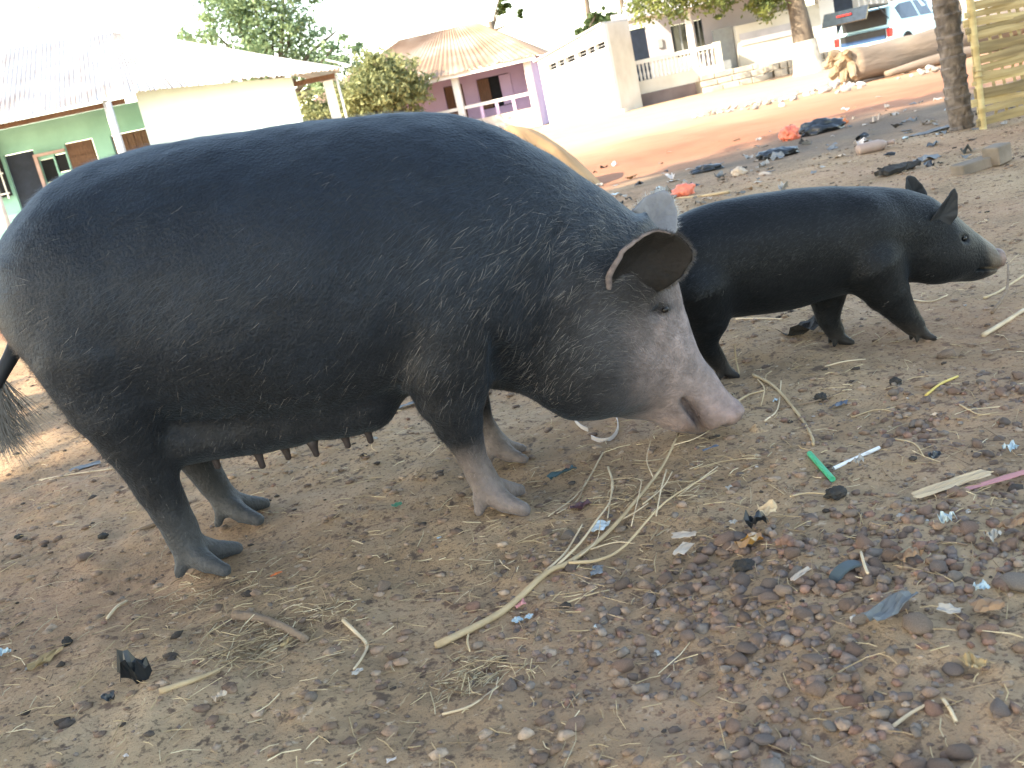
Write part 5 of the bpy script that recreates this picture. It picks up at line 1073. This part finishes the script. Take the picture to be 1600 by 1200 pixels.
# curled pale strips in front of the snout
for px, lab in (([(921, 641), (905, 652), (899, 664), (908, 673), (919, 675)], 'off white curled plastic strip, left of two below the jaw'), ([(924, 685), (938, 690), (955, 686), (966, 674), (964, 660), (953, 648)], 'off white curled plastic loop, right of two below the jaw')):
    P = spline(on_ground(px, .004), 6); V = []; F = []
    for q in P: V += [(q[0], q[1], q[2]-.004), (q[0]+.002, q[1]+.001, q[2]-.004), (q[0]+.002, q[1]+.001, q[2]+.008), (q[0], q[1], q[2]+.008)]
    for i in range(len(P)-1): F += [(i*4+j, i*4+(j+1) % 4, (i+1)*4+(j+1) % 4, (i+1)*4+j) for j in range(4)]
    tag(mk('plastic_strip', V, F, C['curl']), lab, 'strip')
# arched piece of rubber tyre
def arch(px, py, rad, w, m, label):
    p = gnd(px, py); V = []; F = []; n = 14
    for i in range(n+1):
        a = math.pi*(.06+.80*i/n)
        for rr, yy in ((rad, -w/2), (rad, w/2), (rad-.006, w/2), (rad-.006, -w/2)): V.append((-math.cos(a)*rr, yy, math.sin(a)*rr*.62-.004))
    for i in range(n): F += [(i*4+j, (i+1)*4+j, (i+1)*4+(j+1) % 4, i*4+(j+1) % 4) for j in range(4)]
    F += [(3, 2, 1, 0), tuple(n*4+j for j in range(4))]; o = mk('rubber_strip', V, F, m, smooth=False); o.location = (p.x, p.y, gz1(p.x, p.y)); o.rotation_euler = (0, 0, .35); tag(o, label, 'rubber')
arch(1330, 912, .036, .024, C['rubber'], 'arched blue grey rubber strip half buried in gravel')
# ---- middle distance
lump('plastic_bag', 1070, 304, .075, C['red'], 'crumpled orange red plastic bag behind the sow\'s ear', 'bag', (1, .8, .7), 4, .35)
crumple('wrapper', 1040, 303, .22, .10, C['white'], 'white wrapper joined to the red bag by the ear', 'wrapper', .2, .4, 55)
lump('plastic_bag', 1285, 207, .16, C['black'], 'shiny black plastic bag heap at the road edge', 'bag', (1.2, .8, .45), 9, .4)
lump('plastic_bag', 1236, 219, .10, C['red'], 'faded red plastic bag beside the black heap', 'bag', (.8, .8, .8), 11, .35); lump('plastic_bag', 1306, 198, .09, C['orange'], 'orange bag bit on top of the black heap', 'bag', (1.2, .7, .5), 12, .35)
lump('plastic_bag', 1105, 268, .10, C['black'], 'flat black rag left of the litter, behind the young pig', 'rag', (1.3, .8, .3), 14, .4); lump('plastic_bag', 1215, 245, .12, C['black'], 'charred black heap in the middle of the litter', 'rag', (1.3, .8, .35), 17, .45); lump('paper_ball', 1155, 275, .05, C['paper'], 'pale paper ball on the ground behind the young pig', 'paper', (1, 1, .8), 18, .3)
p = gnd(1375, 238); bt = empty('clay_bottle', (p.x-.15, p.y+.02, gz1(p.x, p.y)+.04), R(8)); bt.scale = (.75, .75, .75); tag(bt, 'dusty brown bottle lying on its side in the litter', 'bottle')
mk('body', *tube([(0, 0, 0), (.01, 0, 0), (.22, 0, 0), (.27, 0, 0), (.30, 0, 0)], [.045, .052, .055, .04, .022], 14), C['bottle'], bt, smooth=True); mk('neck', *tube([(.30, 0, 0), (.36, 0, 0), (.362, 0, 0), (.38, 0, 0)], [.02, .018, .023, .022], 12), C['bottle'], bt, smooth=True)
def plank(px, py, L, w, h, rz, m, label, rx=0.0):
    p = gnd(px, py); o = MB().box(-L/2, L/2, -w/2, w/2, 0, h).build('plank', m); bev(o, .008); o.location = (p.x, p.y, gz1(p.x, p.y)+.005); o.rotation_euler = (rx, R(-3), rz); tag(o, label, 'plank')
plank(1530, 268, .28, .11, .06, R(12), C['clay'], 'grey brown timber block at the right, above the young pig'); plank(1560, 262, .12, .10, .10, R(30), C['clay'], 'small timber offcut at the end of the block')
crumple('flat_board', 1402, 268, .24, .12, C['dark'], 'dark flat board above the young pig\'s back', 'board', R(22), .12, 61, thick=.03); crumple('sheet', 1450, 247, .16, .10, C['slate'], 'grey sheet scrap beside the bottle', 'scrap', .3, .2, 62); crumple('sheet', 1452, 205, .35, .10, C['slate'], 'grey green sheet below the gate post', 'scrap', .15, .15, 63)
rl = random.Random(77); keys = ['white', 'white', 'paper', 'grey', 'slate', 'black', 'dark', 'dark', 'grey', 'clay', 'cyan', 'curl', 'brownleaf']
for k in range(230):
    x, y = rl.uniform(1.0, 5.0), rl.gauss(8.4, 1.4)
    y += .33*(x-2.5)*.8
    if y < 5.0: continue
    w = rl.uniform(.025, .10); crumple('litter_scrap', 0, 0, w, w*rl.uniform(.3, .9), C[rl.choice(keys)], 'small scrap of rubbish in the ashy litter strip by the road', 'scrap', rl.uniform(0, 6), rl.uniform(.2, .8), seed=100+k, group='rubbish strewn along the road edge', n=4, pos=(x, y, 0))
for k in range(46):
    x, y = rl.uniform(-1.8, 2.6), rl.uniform(1.3, 4.6); w = rl.uniform(.006, .016); crumple('paper_bit', 0, 0, w, w*rl.uniform(.4, .9), C[rl.choice(['white', 'paper', 'white', 'cyan', 'curl'])], 'tiny pale bit of paper trodden into the yard', 'paper', rl.uniform(0, 6), rl.uniform(.2, .6), seed=300+k, group='paper bits in the yard', n=4, pos=(x, y, 0))
